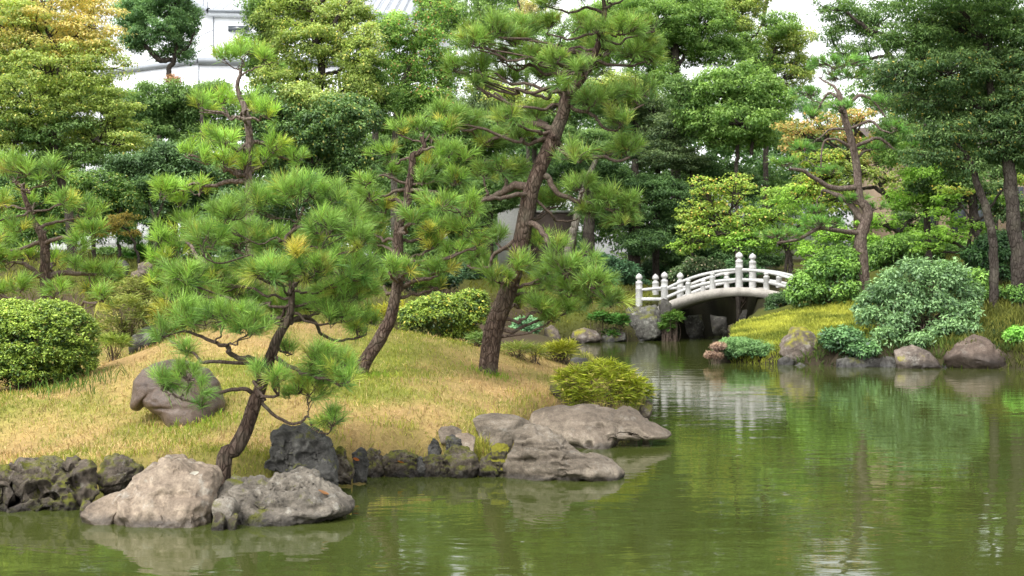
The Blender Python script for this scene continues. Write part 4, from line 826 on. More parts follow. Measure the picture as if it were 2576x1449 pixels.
shrub('creeping_juniper', 'spreading low juniper with a brown left tip at the water right of the bridge', 'shrub', 34.3, [(1900, 880, 72, 27), (1840, 880, 52, 28), (1945, 885, 40, 24), (1855, 862, 50, 16)], 6.5, ((.03, .075, .025), (.13, .23, .075)), 12, 2.4, seed=226, bumps=2, up=.9, droop=-.2, asp=.3)
shrub('withered_juniper_spray', 'brown withered juniper spray at the left tip of the low juniper', 'shrub', 33.9, [(1795, 893, 26, 12), (1808, 872, 22, 14)], 6, ((.1, .06, .045), (.3, .2, .14)), 10, 2.0, seed=227, bumps=2, asp=.3)
shrub('camellia_shrub', 'rounded dark shrub with pale buds behind the bridge railing', 'shrub', 54, [(1762, 676, 68, 34), (1720, 690, 40, 26)], 7, ((.02, .04, .016), (.1, .15, .06), ((.45, .36, .28), .06)), 14, 2.2, seed=228, bumps=1.6)
shrub('leafy_shrub', 'bluish green leafy plant at the far bank under the tallest pine', 'shrub', 46.6, [(1325, 820, 44, 30), (1290, 835, 26, 18)], 8, ((.03, .08, .035), (.14, .27, .13)), 15, 2.0, seed=229, bumps=1.6)
shrub('dark_shrub', 'dark leafy shrub between the tallest pine and the left bridge post', 'shrub', 55, [(1560, 690, 60, 42), (1600, 720, 40, 30), (1510, 670, 50, 40)], 7, ((.012, .035, .014), (.05, .115, .05)), 16, 2.0, seed=230, bumps=1.5)
sasa('fern', 'green fern hanging beside the bridge-end rock', 'fern', 48.0, [(1690, 800, 26, 18), (1680, 820, 16, 16)], 16, ((.03, .08, .016), (.13, .24, .05), (.16, .2, .06)), .2, 231, asp=.25, upw=-.1)
sasa('fern', 'dark ferns on the far bank left of the bridge-end rock', 'fern', 47.6, [(1555, 810, 28, 22), (1510, 800, 30, 16), (1535, 840, 20, 12)], 16, ((.02, .06, .014), (.08, .19, .04), (.12, .16, .05)), .16, 232, asp=.3, upw=0)
shrub('dark_shrub', 'dark green shrub on the slope at the right edge, under the tall trees', 'shrub', 38.5, [(2520, 625, 80, 50), (2460, 650, 50, 40), (2590, 640, 80, 60), (2500, 680, 50, 34), (2560, 690, 50, 36)], 9, ((.014, .04, .014), (.055, .12, .035)), 22, 2.0, seed=233, bumps=1.4)
shrub('azalea_bush', 'round green azalea at the right edge of the slope', 'shrub', 36, [(2575, 745, 50, 45), (2640, 750, 70, 55)], 9, ((.025, .065, .014), (.1, .2, .03)), 18, 2.2, seed=234, bumps=1.5)
shrub('leafy_shrub', 'small bright green plant at the water at the right edge', 'shrub', 32.2, [(2560, 850, 40, 34), (2600, 870, 40, 30)], 9, ((.05, .13, .016), (.17, .36, .05)), 16, 2.0, seed=235, bumps=1.6)
shrub('low_bush', 'low dark green bushes before the pale tiled wall at the left', 'shrub', 40, [(290, 640, 60, 22), (330, 655, 40, 18)], 8, MDG, 14, 2.2, seed=236, bumps=1.6)
sasa('broad_leaf_lily', 'glossy strap-leaved plant before the tiled wall beside the front pine', 'plant', 38, [(348, 660, 22, 20), (362, 640, 18, 20)], 30, ((.02, .08, .015), (.09, .24, .04), (.12, .26, .06)), .12, 237, asp=.22, upw=.8, mat=GLOSSY)
# sunlit ground cover on the right bank: nobody could count it
def ground_cover(name, label, region, n, L, Wd, pal, seed, lean=.5, keep=None):
    r = np.random.default_rng(seed); u = r.uniform(region[0], region[1], n); Y = r.uniform(region[2], region[3], n)
    X = (u-UC)/F*Y; P2 = np.stack([X, Y], 1); sd = sdist(P2); ok = sd > .15
    P2 = P2[ok]; 
    if keep is not None: P2 = P2[keep(P2)]
    z = ground(P2); P3 = np.concatenate([P2, z[:, None]-.01], 1); n = len(P3)
    t = np.clip(.5+fbm(P3*1.2, 3, seed)*1.1+r.normal(0, .2, n), 0, 1)[:, None]; c = np.array(pal[0])*(1-t)+np.array(pal[1])*t
    mb = MB(); blades(mb, P3, L, Wd, lean, c*r.uniform(.75, 1.25, (n, 1)), r)
    return tag(mb.build(name, GRASS), label, 'ground cover', kind='stuff')
ground_cover('bamboo_ground_cover', 'bright yellow-green dwarf bamboo carpet on the bank right of the bridge', (1840, 2200, 33.4, 41), 34000, .16, .03, ((.15, .19, .03), (.5, .51, .09)), 241, .5)
ground_cover('slope_grass', 'olive green grass covering the slope at the right edge', (2380, 2900, 31.5, 47), 22000, .28, .03, ((.07, .085, .02), (.19, .2, .045)), 242, .5)
shrub('azalea_bush', 'green azalea on the slope just right of the blue-green shrub', 'shrub', 36.5, [(2490, 735, 46, 30), (2440, 700, 50, 34)], 9, AZG, 18, 2.0, seed=246, bumps=1.5)
ground_cover('waterside_weeds', 'dark green weeds between the rocks at the right waterline', (1960, 2620, 31.8, 34.6), 7000, .2, .035, ((.02, .045, .014), (.11, .16, .035)), 245, .7)
ground_cover('bank_moss', 'mossy weeds on the far bank left of the bridge', (1180, 1640, 46.8, 60), 12000, .16, .03, ((.05, .055, .012), (.19, .2, .03)), 243, .8)
ground_cover('hill_grass', 'short grass and ferns on the rising ground at the left', (-300, 1200, 25, 44), 16000, .2, .025, ((.06, .07, .02), (.24, .26, .06)), 244, .7)

# ------------------------------------------------------------------ grass on the mound
def mound_grass():
    r = np.random.default_rng(301); bare = lambda Q: r.random(len(Q)) > .8*np.clip(fbm(Q*[1.1, 1.1, 0], 4, 31)*2.4-.1, 0, 1)
    def pts(n, tmin=-.55, tmax=.14, y0=11.6, y1=25):
        y = y0*(y1/y0)**(r.random(n)**1.15); x = r.uniform(tmin, tmax, n)*y; P2 = np.stack([x, y], 1); k = sdist(P2) > .05; P2 = P2[k]
        return P2, np.concatenate([P2, ground(P2)[:, None]], 1)
    P2, P3 = pts(150000); g_ = green_amount(P2); keep = (r.random(len(P2)) < 1-.8*g_) & bare(P3); P3 = P3[keep]; n = len(P3)     # cut dry straw lying every way
    c = np.array([.56, .41, .215])*r.uniform(.55, 1.25, (n, 1))*np.array([1, 1, 1])+r.normal(0, .015, (n, 3)); k = r.random(n) < .2; c[k] = np.array([.3, .19, .085])
    mb = MB(); c *= np.clip(1+.55*fbm(P3*1.7, 3, 77), .5, 1.4)[:, None]; blades(mb, P3+[0, 0, .006], .08, .0085, 2.4, np.clip(c, .02, 1), r, .2)
    tag(mb.build('dry_straw', GRASS), 'cut dry straw lying on the mound', 'grass', kind='stuff')
    P2, P3 = pts(170000); g_ = green_amount(P2); keep = r.random(len(P2)) < g_**1.2; P3 = P3[keep]; g_ = g_[keep]; n = len(P3)
    t = r.random((n, 1)); c = np.array([.13, .18, .028])*(1-t)+np.array([.38, .37, .075])*t
    mb = MB(); blades(mb, P3-[0, 0, .005], .04+.035*g_, .0075, .7, c*r.uniform(.8, 1.2, (n, 1)), r, .5)
    P2 = SHORE[2:21]; L_ = []                                      # longer fringe hanging over the stones at the edge
    for a, b in zip(P2[:-1], P2[1:]):
        m = int(np.linalg.norm(b-a)*260); s = r.random((m, 1)); q = a*(1-s)+b*s; nv = np.array([-(b-a)[1], (b-a)[0]]); nv = nv/np.linalg.norm(nv); L_.append(q+nv*np.abs(r.normal(.32, .16, (m, 1))))
    Q = np.concatenate(L_); Q = Q[sdist(Q) > .12]; P3 = np.concatenate([Q, ground(Q)[:, None]], 1); n = len(P3); t = r.random((n, 1)); c = np.array([.15, .2, .028])*(1-t)+np.array([.46, .42, .1])*t
    blades(mb, P3, .13, .008, .7, c, r, .9)
    tag(mb.build('green_grass', GRASS), 'green and yellow grass growing through the straw', 'grass', kind='stuff')
mound_grass()
def tuft(label, u, Y, n, L, w, spread, pal, seed, name='weed_tuft', lean=.5):
    r = np.random.default_rng(seed); b = snap(u, Y); a = r.normal(0, spread, (n, 2)); P2 = b[:2]+a; z = ground(P2); mb = MB()
    t = r.random((n, 1)); blades(mb, np.concatenate([P2, z[:, None]-.01], 1), L, w, lean, np.array(pal[0])*(1-t)+np.array(pal[1])*t, r, .7)
    o = mb.build(name, GRASS, origin=b); return tag(o, label, 'weed', kind='stuff')
GT = ((.1, .2, .02), (.3, .42, .05))
tuft('broad-leaved bright weeds between the craggy left rock and the pale rock', 262, 11.75, 60, .16, .03, .09, GT, 311)
tuft('leafy yellow-green weeds above the craggy left rock', 80, 12.4, 90, .13, .025, .16, GT, 312)
tuft('grass tufts at the foot of the smooth brown boulder', 500, 14.3, 160, .14, .01, .22, GT, 313)
tuft('reddish-gold grass at the foot of the leaning front trunk', 620, 11.95, 420, .14, .008, .22, ((.25, .2, .03), (.5, .33, .08)), 314)
tuft('fine yellow grass left of the leaning front trunk', 545, 12.2, 260, .13, .008, .14, ((.2, .22, .03), (.48, .4, .1)), 315)
tuft('green ring of grass around the foot of the tallest trunk', 1235, 18.8, 200, .14, .009, .18, GT, 316)
tuft('green grass at the foot of the middle pine trunk', 925, 17.3, 200, .13, .009, .2, GT, 317)
tuft('long pale grass beside the flat-topped rock at the shore bend', 1225, 14.5, 260, .2, .009, .2, ((.25, .26, .04), (.52, .46, .12)), 318)
tuft('tall grass under the skirt of the clipped shrub', 190, 16.6, 160, .26, .012, .3, ((.04, .09, .02), (.12, .22, .04)), 319)
# ------------------------------------------------------------------ trees beyond the pond
def tree(label, Y, trunks, crowns, leaf, pal, cs, lai=2.0, seed=1, mat=LEAF, bark=TBARK, name='broadleaf_tree', cat='tree', up=.5, droop=.35, flat=.65, asp=.55, dens=1.0, grp='trees beyond the pond', depth=.8, colj=.2, shell=.45, yj=1.0, limb=True):
    """trunks: [([(u,v)...], [radius px...])]; crowns: [(u,v,rx,ry[,palette])]"""
    r = np.random.default_rng(seed); px = Y/F
    tr = [([at(u, v, Y) for u, v in t], rp) for t, rp in trunks]
    b = tr[0][0][0]; zb = gz(b[0], b[1]); root = empty(name, (b[0], b[1], zb), label, cat, grp)
    allp = []
    for i, (tp, rp) in enumerate(tr):
        if i == 0 and tp[0][2] > zb+.05: tp = [np.array([tp[0][0]+.02*tp[0][2], Y, zb-.15])]+tp
        if i > 0 and trunks[i][0][0][1] >= 560:
            q = tp[0]; zq = gz(q[0], q[1]); tp = [np.array([q[0], q[1], zq-.15])]+tp if q[2] > zq else tp
        n = 10*len(tp); path = smooth_path(tp, n, .02, seed+i); rr = np.interp(np.linspace(0, 1, n), np.linspace(0, 1, len(rp)), rp)*px
        if i == 0: rr[:3] *= np.array([1.35, 1.18, 1.06])
        mb = MB(); tube(mb, path, rr, 12, .12, seed=seed+i); mb.build('trunk' if i == 0 else 'limb', bark, root, smooth=True); allp.append(path)
    pathall = np.concatenate(allp); mb = MB(); leaf *= .86
    for ci, cr in enumerate(crowns):
        u, v, rx, ry = cr[:4]; pl = cr[4] if len(cr) > 4 else pal
        yc = Y+r.uniform(-.5, .5)*rx*px*yj; c = at(u, v, yc); R = np.array([rx*px, rx*px*depth, ry*px]); K = cs*px
        M = max(5, int(dens*4.2*rx*ry/(cs*cs)))
        d = unit(r.normal(size=(M, 3))); cc = c+d*np.maximum(R-K*.3, K*.2)*(r.uniform(.1, 1, M)**.42)[:, None]
        n = max(10, int(PI*cs*cs*flat*lai/(leaf*leaf*asp*.5)*1.25))
        q = pathall[np.argmin(np.linalg.norm((pathall-c)*[1, .6, 1]+[0, 0, .3*R[2]], axis=1))]
        hub = c+np.array([0, 0, -.2*R[2]])
        if limb:
            lb = MB(); lp = smooth_path([q, (q+hub)/2+r.normal(0, .05, 3)*np.linalg.norm(hub-q)+np.array([0, 0, -.04*R[2]]), hub], 12, .03*np.linalg.norm(hub-q), seed+ci)
            r0 = min(5.5, 1.5+.04*rx)*px; tube(lb, lp, np.linspace(r0, r0*.5, 12), 6)
            for w in cc[:min(M, 12)]:
                s = lp[r.integers(5, 12)]; tube(lb, smooth_path([s, (s+w)/2+r.normal(0, .08, 3)*R, w], 7), np.linspace(r0*.45, r0*.15, 7), 4)
            lb.build('limb', bark, root, smooth=True)
        for w in cc:
            hgt = (w[2]-c[2])/max(R[2], .01)
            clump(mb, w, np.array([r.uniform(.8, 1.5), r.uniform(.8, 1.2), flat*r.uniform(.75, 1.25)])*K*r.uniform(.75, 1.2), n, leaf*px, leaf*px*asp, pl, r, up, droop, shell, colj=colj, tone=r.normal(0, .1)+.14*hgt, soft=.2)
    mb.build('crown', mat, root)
    return root
PD = ((.018, .044, .016), (.078, .142, .046)); PM = ((.032, .07, .02), (.12, .19, .055)); PG = ((.045, .095, .02), (.165, .255, .06)); PY = ((.075, .11, .024), (.22, .28, .065), ((.4, .36, .09), .05))
PO = ((.19, .19, .06), (.45, .38, .15), ((.46, .32, .12), .1)); PYO = ((.12, .16, .04), (.27, .33, .1), ((.4, .34, .1), .07)); PC = ((.035, .08, .032), (.14, .235, .09)); PL = ((.05, .11, .025), (.22, .33, .08), ((.4, .2, .1), .05))
POR = ((.14, .15, .04), (.31, .27, .09), ((.38, .21, .1), .22)); PMY = ((.11, .16, .024), (.25, .335, .065), ((.46, .3, .08), .09)); PMM = ((.09, .15, .022), (.22, .33, .055), ((.42, .3, .09), .04)); PMG = ((.07, .14, .018), (.22, .36, .05)); PGD = ((.024, .055, .02), (.105, .165, .055), ((.3, .24, .05), .03)); PGR = ((.03, .055, .025), (.12, .165, .07))
BG = 'trees beyond the pond'
tree('orange-topped hornbeam filling the upper left corner, its lower sprays still green', 33, [([(175, 560), (160, 470), (140, 400), (135, 340), (150, 250), (140, 120)], [11, 11, 10, 9, 6, 3]), ([(140, 410), (170, 425), (195, 405), (240, 350)], [6, 6, 5, 3]), ([(160, 440), (110, 400), (90, 330), (60, 250)], [6, 6, 5, 3])],
     [(105, 80, 130, 90, PO), (220, 70, 90, 95, PO), (20, 60, 110, 90, PYO), (245, 160, 85, 70, PYO), (120, 170, 130, 80, PYO), (60, 250, 140, 80, PY), (205, 245, 120, 70, PY), (290, 290, 80, 50, PY), (120, 320, 130, 70, PM), (240, 340, 110, 55, PY), (20, 350, 100, 80, PY), (-80, 220, 100, 200, PY), (180, 385, 110, 45, PM), (60, 410, 110, 50, PM), (330, 355, 60, 30, PY), (100, -20, 200, 60, PO)],
     9.5, PY, 27, 2.0, 401, up=.8, droop=.45, flat=.3, asp=.5, name='hornbeam_tree', dens=1.35)
tree('dark green camphor tree with a bent limb, in front of the white building', 60, [([(432, 330), (430, 215), (425, 180), (440, 140), (455, 60)], [9, 8, 7, 6, 3]), ([(430, 150), (400, 150), (375, 125), (355, 105)], [6, 7, 6, 4]), ([(440, 140), (470, 120), (490, 80)], [4, 4, 2])],
     [(400, 55, 78, 60), (350, 90, 48, 46), (455, 70, 46, 60), (380, 10, 70, 40), (440, 130, 52, 28), (470, 40, 36, 40), (330, 30, 50, 60), (430, -20, 80, 40), (440, 200, 16, 14, ((.16, .1, .06), (.34, .2, .12)))], 7.5, PC, 17, 2.2, 402, name='camphor_tree', dens=.95)
tree('mid-green trees edge below the white building, left of the tiered pine', 52, [([(420, 560), (405, 420), (395, 380), (410, 300)], [8, 8, 7, 4])],
     [(400, 262, 100, 62), (480, 240, 70, 40), (540, 225, 50, 30), (350, 300, 70, 60), (460, 300, 90, 60), (560, 280, 60, 60), (400, 350, 90, 60), (500, 370, 70, 60)], 8.5, PM, 21, 2.0, 403, dens=1.2)
tree('dark evergreen tree with a leaning black trunk, left of the tiered pine', 43, [([(380, 620), (395, 520), (412, 430), (398, 385), (400, 340)], [8, 9, 8, 7, 5]), ([(510, 500), (512, 440), (510, 330), (508, 270)], [6, 6, 5, 4])],
     [(420, 400, 80, 55), (350, 430, 80, 70), (430, 470, 90, 60), (330, 500, 70, 60), (480, 440, 70, 60), (300, 440, 80, 60), (400, 540, 60, 40), (500, 540, 60, 50)], 8.5, PD, 21, 2.2, 404, mat=GLOSSY, dens=1.25)
tree('small-leaved evergreen bank under the hornbeam at the left', 37, [([(235, 640), (232, 540), (225, 460)], [5, 5, 4]), ([(300, 630), (300, 560), (310, 500)], [4, 4, 3])],
     [(230, 480, 90, 60), (290, 520, 80, 70), (180, 520, 70, 60), (320, 580, 40, 36), (240, 560, 60, 50), (100, 480, 90, 70), (0, 520, 90, 70), (60, 580, 90, 60)], 8.5, ((.02, .055, .012), (.1, .18, .03), ((.24, .24, .04), .06)), 20, 2.2, 405, mat=GLOSSY, dens=1.25)
tree('small rusty maple before the tiled wall at the left', 35, [([(345, 640), (330, 590), (300, 565)], [4, 3, 2])], [(285, 560, 46, 22), (320, 548, 34, 18), (270, 580, 34, 18), (325, 585, 24, 14)], 8, ((.1, .1, .02), (.3, .22, .05)), 15, 1.6, 406, flat=.35, name='maple_tree')
tree('forked young tree with a pale trunk beside the tiled wall', 38, [([(388, 640), (389, 590), (388, 555), (375, 500), (380, 470)], [7, 6, 6, 3, 2]), ([(388, 556), (405, 520), (415, 480)], [4, 3, 2])], [(385, 470, 50, 30), (420, 480, 40, 30), (360, 480, 40, 30)], 8, PD, 18, 2.0, 407, bark=GBARK)
tree('thick dark trunk tree behind the forked young tree', 44, [([(402, 640), (405, 560), (400, 470)], [13, 12, 9])], [(440, 420, 60, 40), (500, 480, 60, 50), (560, 440, 70, 50), (560, 520, 70, 60)], 8.5, PD, 22, 2.2, 408, dens=1.2)
tree('tall yellowing tree with black limbs, between the tiered pine and the picture top', 45, [([(790, 640), (805, 420), (800, 260), (810, 160), (795, 110), (788, 50), (785, -20)], [13, 13, 11, 10, 9, 7, 6]), ([(805, 190), (850, 180), (880, 170), (905, 172)], [6, 5, 5, 3]), ([(790, 110), (830, 70), (860, 30), (885, 0)], [6, 6, 5, 4]), ([(786, 30), (800, 10), (830, -10)], [5, 5, 4])],
     [(760, 110, 110, 70, PY), (700, 50, 80, 60, PY), (850, 100, 70, 60, PYO), (900, 160, 60, 70, PY), (740, 200, 110, 70, PY), (660, 110, 60, 60), (880, 230, 80, 60, PY), (660, 180, 50, 50), (820, 40, 80, 40, PYO), (920, 90, 40, 50, PYO), (900, 20, 60, 40, PY), (960, 250, 50, 50), (700, -10, 90, 40), (930, 170, 50, 60), (640, 30, 40, 40), (780, 10, 120, 40, PYO)],
     8.5, ((.03, .07, .016), (.13, .2, .04)), 20, 1.7, 409, dens=.95)
tree('broad dark glossy evergreen behind the tiered and front pines', 40, [([(800, 700), (800, 560), (790, 460), (780, 380)], [12, 11, 9, 5])],
     [(720, 320, 95, 80), (840, 320, 95, 80), (780, 410, 120, 70), (900, 400, 60, 70), (690, 400, 70, 60), (900, 290, 60, 60), (660, 260, 60, 60), (780, 250, 80, 50, PY), (640, 330, 60, 60), (720, 480, 90, 50), (860, 480, 80, 50), (600, 420, 60, 60)], 9, ((.016, .042, .013), (.085, .15, .035), ((.25, .24, .05), .03)), 22, 2.1, 410, mat=GLOSSY, dens=1.2)
tree('light green tree with reddish tips and a leaning pale trunk', 48, [([(990, 480), (996, 310), (1005, 240), (1020, 190), (1040, 140), (1050, 80)], [8, 8, 8, 6, 5, 3]), ([(1015, 205), (1060, 200), (1090, 180)], [4, 3, 2]), ([(945, 400), (944, 300), (942, 265)], [8, 8, 7]), ([(962, 330), (962, 250), (985, 210)], [4, 4, 3])],
     [(1040, 70, 90, 50, PL), (970, 70, 50, 46, PL), (1090, 20, 70, 40, PL), (1000, 290, 60, 46, PG), (950, 300, 46, 40, PG), (1080, 245, 66, 44, PL), (1030, 250, 50, 40, PG), (1000, 130, 60, 50, PL), (1090, 130, 60, 60, PL), (980, 210, 56, 46, PG), (1070, 220, 70, 50, PL), (1030, 170, 80, 40, PL), (1100, 290, 60, 40, PG), (1130, 190, 40, 60, PL)], 8.5, PL, 17, 1.5, 411, bark=GBARK, dens=.9)
tree('grey-green tree with a thin dark trunk at the top centre', 72, [([(1212, 300), (1214, 120), (1212, 60), (1200, -10)], [7, 6, 5, 3]), ([(1235, 60), (1245, 30), (1225, -5)], [3, 3, 2])],
     [(1180, 30, 110, 42), (1270, 50, 80, 50), (1120, 60, 60, 40), (1230, -10, 120, 30), (1190, 90, 80, 40), (1110, 0, 70, 30)], 7, ((.05, .1, .03), (.2, .29, .09)), 17, 1.5, 412, dens=.9)
tree('dense mid-green trees filling the gap behind the middle pine', 56, [([(1180, 640), (1185, 500), (1180, 380)], [10, 9, 6])],
     [(1160, 330, 90, 60), (1080, 330, 80, 60), (1000, 350, 80, 60), (1200, 400, 90, 60), (1060, 430, 100, 60), (1260, 330, 90, 50), (960, 420, 70, 60), (1150, 480, 110, 60), (1250, 480, 80, 60), (980, 520, 90, 60), (1080, 560, 90, 50), (1070, 630, 80, 44), (990, 640, 60, 40), (1180, 620, 60, 40)], 8, PM, 21, 2.1, 413, dens=1.2)
tree('yellow-leaved tree seen through the tallest pine', 58, [([(1340, 600), (1345, 420), (1340, 300)], [8, 8, 5]), ([(1345, 330), (1280, 290), (1230, 270)], [5, 4, 3])],
     [(1300, 245, 90, 32, PYO), (1390, 270, 70, 40, PY), (1250, 285, 70, 40, PGR), (1520, 200, 70, 28, PYO), (1560, 230, 80, 40, PY), (1470, 250, 70, 50, PM), (1220, 215, 60, 40, PY), (1380, 330, 90, 50, PM), (1190, 270, 60, 50, PGR)], 7.5, PY, 18, 1.9, 414, dens=1.1)
tree('brownish bare-tipped tree at the top, just left of the tallest pine crown', 66, [([(1325, 240), (1322, 60), (1310, 30), (1300, -10)], [5, 4, 3, 2]), ([(1322, 60), (1340, 20), (1345, -10)], [2, 2, 1])], [(1330, 30, 46, 32, ((.16, .14, .06), (.36, .32, .16))), (1360, 60, 40, 30, PGR), (1300, 60, 40, 30, PL), (1420, 110, 110, 50, PG), (1480, 140, 100, 50, PG), (1400, 160, 90, 50, PG)], 7, PGR, 15, 1.4, 415)
tree('bright green maidenhair tree, tall, right of the tallest pine crown', 62, [([(1700, 560), (1702, 320), (1700, 180), (1695, 60), (1690, -20)], [13, 13, 12, 9, 6]), ([(1700, 180), (1740, 110), (1760, 70)], [5, 4, 3])],
     [(1640, 40, 110, 60), (1770, 60, 90, 70), (1850, 40, 70, 50, PY), (1700, 110, 100, 60), (1610, 120, 80, 60), (1800, 130, 80, 50), (1560, 40, 90, 60), (1700, -10, 160, 40), (1640, 190, 80, 50), (1500, 60, 80, 60), (1880, -10, 60, 40, PY)], 7, PG, 17, 1.9, 416, dens=1.15, name='ginkgo_tree')
tree('yellow-green tree turning orange, upper right of the bridge', 66, [([(1925, 500), (1928, 300), (1930, 200), (1950, 120)], [8, 7, 6, 3]), ([(1918, 60), (1925, 20), (1935, -20)], [5, 5, 4])],
     [(1955, 120, 80, 56, PY), (2010, 90, 50, 40, PYO), (1900, 150, 70, 46, PG), (1970, 190, 80, 50, PY), (2020, 160, 40, 40, PY), (1960, 60, 60, 40, PG), (1870, 100, 50, 40, PG)], 7, PY, 15, 1.5, 417, dens=.9)
tree('round green maple-leaved tree above the bridge, dark stem showing below', 57, [([(1852, 470), (1855, 390), (1856, 350), (1870, 290), (1880, 220)], [6, 5, 5, 4, 3]), ([(1890, 390), (1895, 350), (1905, 290)], [5, 4, 3])],
     [(1800, 220, 90, 56), (1890, 210, 80, 60), (1760, 290, 70, 50), (1860, 300, 100, 50), (1940, 270, 60, 60), (1900, 345, 70, 30), (1810, 350, 60, 36), (1720, 230, 60, 50, PM)], 9.5, PG, 19, 1.9, 418, dens=1.1)
tree('flat-layered dark grey-green tree behind the right pads of the tallest pine', 59, [([(1650, 640), (1655, 450), (1640, 340)], [9, 9, 5]), ([(1740, 560), (1738, 420), (1700, 350)], [5, 5, 3])],
     [(1600, 310, 90, 40), (1680, 330, 80, 46), (1560, 370, 70, 46), (1640, 390, 90, 40), (1720, 400, 60, 44), (1560, 270, 80, 36), (1640, 260, 70, 36), (1700, 300, 70, 40)], 7, PGR, 18, 2.3, 419, flat=.4, dens=1.3)
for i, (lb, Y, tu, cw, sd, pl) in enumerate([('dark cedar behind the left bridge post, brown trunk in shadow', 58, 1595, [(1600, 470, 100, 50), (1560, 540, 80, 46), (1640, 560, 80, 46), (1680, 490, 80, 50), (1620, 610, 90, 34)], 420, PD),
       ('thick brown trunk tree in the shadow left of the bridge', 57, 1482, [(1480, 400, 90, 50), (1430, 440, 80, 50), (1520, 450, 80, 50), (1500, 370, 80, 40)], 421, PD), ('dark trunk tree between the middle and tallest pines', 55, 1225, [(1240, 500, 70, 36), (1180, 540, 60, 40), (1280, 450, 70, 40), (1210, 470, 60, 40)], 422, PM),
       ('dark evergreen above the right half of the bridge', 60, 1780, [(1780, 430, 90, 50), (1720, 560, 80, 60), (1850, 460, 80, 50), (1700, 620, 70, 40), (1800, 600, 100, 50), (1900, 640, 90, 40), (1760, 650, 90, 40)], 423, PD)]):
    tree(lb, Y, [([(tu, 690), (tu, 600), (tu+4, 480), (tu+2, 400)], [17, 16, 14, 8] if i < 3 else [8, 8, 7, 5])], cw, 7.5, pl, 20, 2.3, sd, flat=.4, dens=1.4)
tree('leaning pale grey trunk right of the tallest pine', 52, [([(1425, 650), (1438, 600), (1450, 550), (1470, 470), (1500, 400)], [10, 10, 10, 9, 6])], [(1500, 350, 60, 30), (1540, 380, 60, 30), (1460, 340, 60, 30)], 7.5, PM, 18, 2.0, 424, bark=GBARK, flat=.4)
tree('yellow and green maple leaning over the bridge', 52.5, [([(1990, 690), (1985, 640), (1960, 580), (1920, 540)], [7, 6, 5, 3]), ([(1975, 610), (1930, 610), (1880, 590), (1820, 560)], [4, 4, 3, 2])],
     [(1775, 470, 46, 35, PMY), (1850, 470, 56, 38, PMY), (1770, 520, 50, 40, PMY), (1840, 530, 70, 49, PMY), (1745, 570, 44, 32, PMY), (1800, 585, 70, 40, PMM), (1890, 560, 70, 46, PMM), (1745, 610, 50, 24, PMM), (1880, 610, 80, 35, PMG), (1960, 610, 70, 35, PMG), (1940, 540, 60, 40, PMM), (2010, 560, 50, 35, PMG), (1705, 625, 40, 20, PMM), (1720, 540, 30, 24, PMY), (1950, 490, 60, 30, PMM), (2030, 620, 40, 40, PMG)], 8, PMG, 17, 1.9, 425, flat=.36, name='maple_tree', up=.9, droop=.4, dens=.7, asp=.75)
tree('orange and yellow maple behind the old pine', 49, [([(2285, 600), (2260, 550), (2235, 500), (2200, 470)], [8, 8, 7, 5]), ([(2235, 500), (2190, 430), (2150, 400)], [4, 4, 3])],
     [(2000, 330, 60, 35, POR), (2060, 310, 60, 38, POR), (1985, 365, 44, 24, POR), (2150, 290, 60, 30, POR), (2060, 400, 70, 35, PMY), (2130, 400, 70, 32, PYO), (2210, 400, 66, 35, POR), (2060, 450, 70, 35, PMY), (2150, 440, 80, 40, PYO), (2240, 440, 60, 35, PYO), (2270, 480, 60, 35, PMY), (2100, 500, 80, 40, PMY), (1990, 500, 60, 40, PMG), (2030, 470, 60, 40, PMY), (2120, 345, 50, 24, POR), (2190, 350, 50, 27, POR)], 8, PYO, 16, 1.8, 426, dens=.75, flat=.38, name='maple_tree', up=.9, droop=.4, asp=.75)
tree('green-leaved maple low on the slope behind the azalea hedge', 47, [([(2245, 640), (2255, 600), (2280, 560)], [5, 4, 3])], [(2220, 560, 70, 26, PMG), (2300, 540, 60, 30, PM), (2180, 600, 60, 24, PMG), (2330, 580, 60, 26, PMG), (2100, 590, 70, 26, PMG), (2060, 640, 60, 30, PMG)], 8, PMG, 16, 1.8, 427, flat=.4, name='maple_tree', up=.9, asp=.75)
tree('small yellow-tipped maple with thin arching stems at the right', 39, [([(2430, 650), (2440, 600), (2445, 560), (2420, 520)], [5, 4, 4, 2]), ([(2442, 580), (2480, 540), (2520, 480), (2570, 450)], [4, 4, 3, 2])],
     [(2400, 480, 54, 20, PMY), (2380, 500, 40, 20, PMG), (2520, 500, 36, 16, PMG), (2560, 450, 40, 22, PMY), (2360, 540, 50, 20, PMG), (2420, 560, 44, 16, PMG), (2370, 590, 70, 22, PMG), (2460, 570, 50, 18, PMG), (2330, 620, 50, 18, PMG)], 9, PMG, 15, 1.7, 428, flat=.4, name='maple_tree', up=.9, asp=.7)
tree('huge dark tree with drooping sprays filling the upper right corner', 36, [([(2560, 640), (2545, 520), (2535, 400), (2500, 280), (2480, 100)], [20, 18, 16, 12, 6]), ([(2500, 640), (2490, 560), (2460, 470), (2440, 400)], [12, 11, 10, 7]), ([(2500, 300), (2400, 220), (2290, 120), (2180, 70), (2130, 30)], [8, 7, 6, 5, 3])],
     [(2300, 90, 100, 70, PM), (2400, 60, 110, 70, PGD), (2500, 60, 110, 80, PM), (2280, 180, 90, 50), (2390, 170, 110, 60, PGD), (2500, 180, 110, 70), (2330, 260, 100, 50), (2440, 270, 120, 60), (2540, 280, 90, 70), (2380, 330, 90, 44), (2480, 360, 110, 50), (2560, 390, 70, 50), (2330, 390, 70, 36), (2620, 200, 100, 200), (2400, -10, 220, 50, PM), (2430, 420, 70, 26)],
     11, PGD, 28, 1.9, 429, up=.65, droop=.6, flat=.36, asp=.42, dens=1.7)
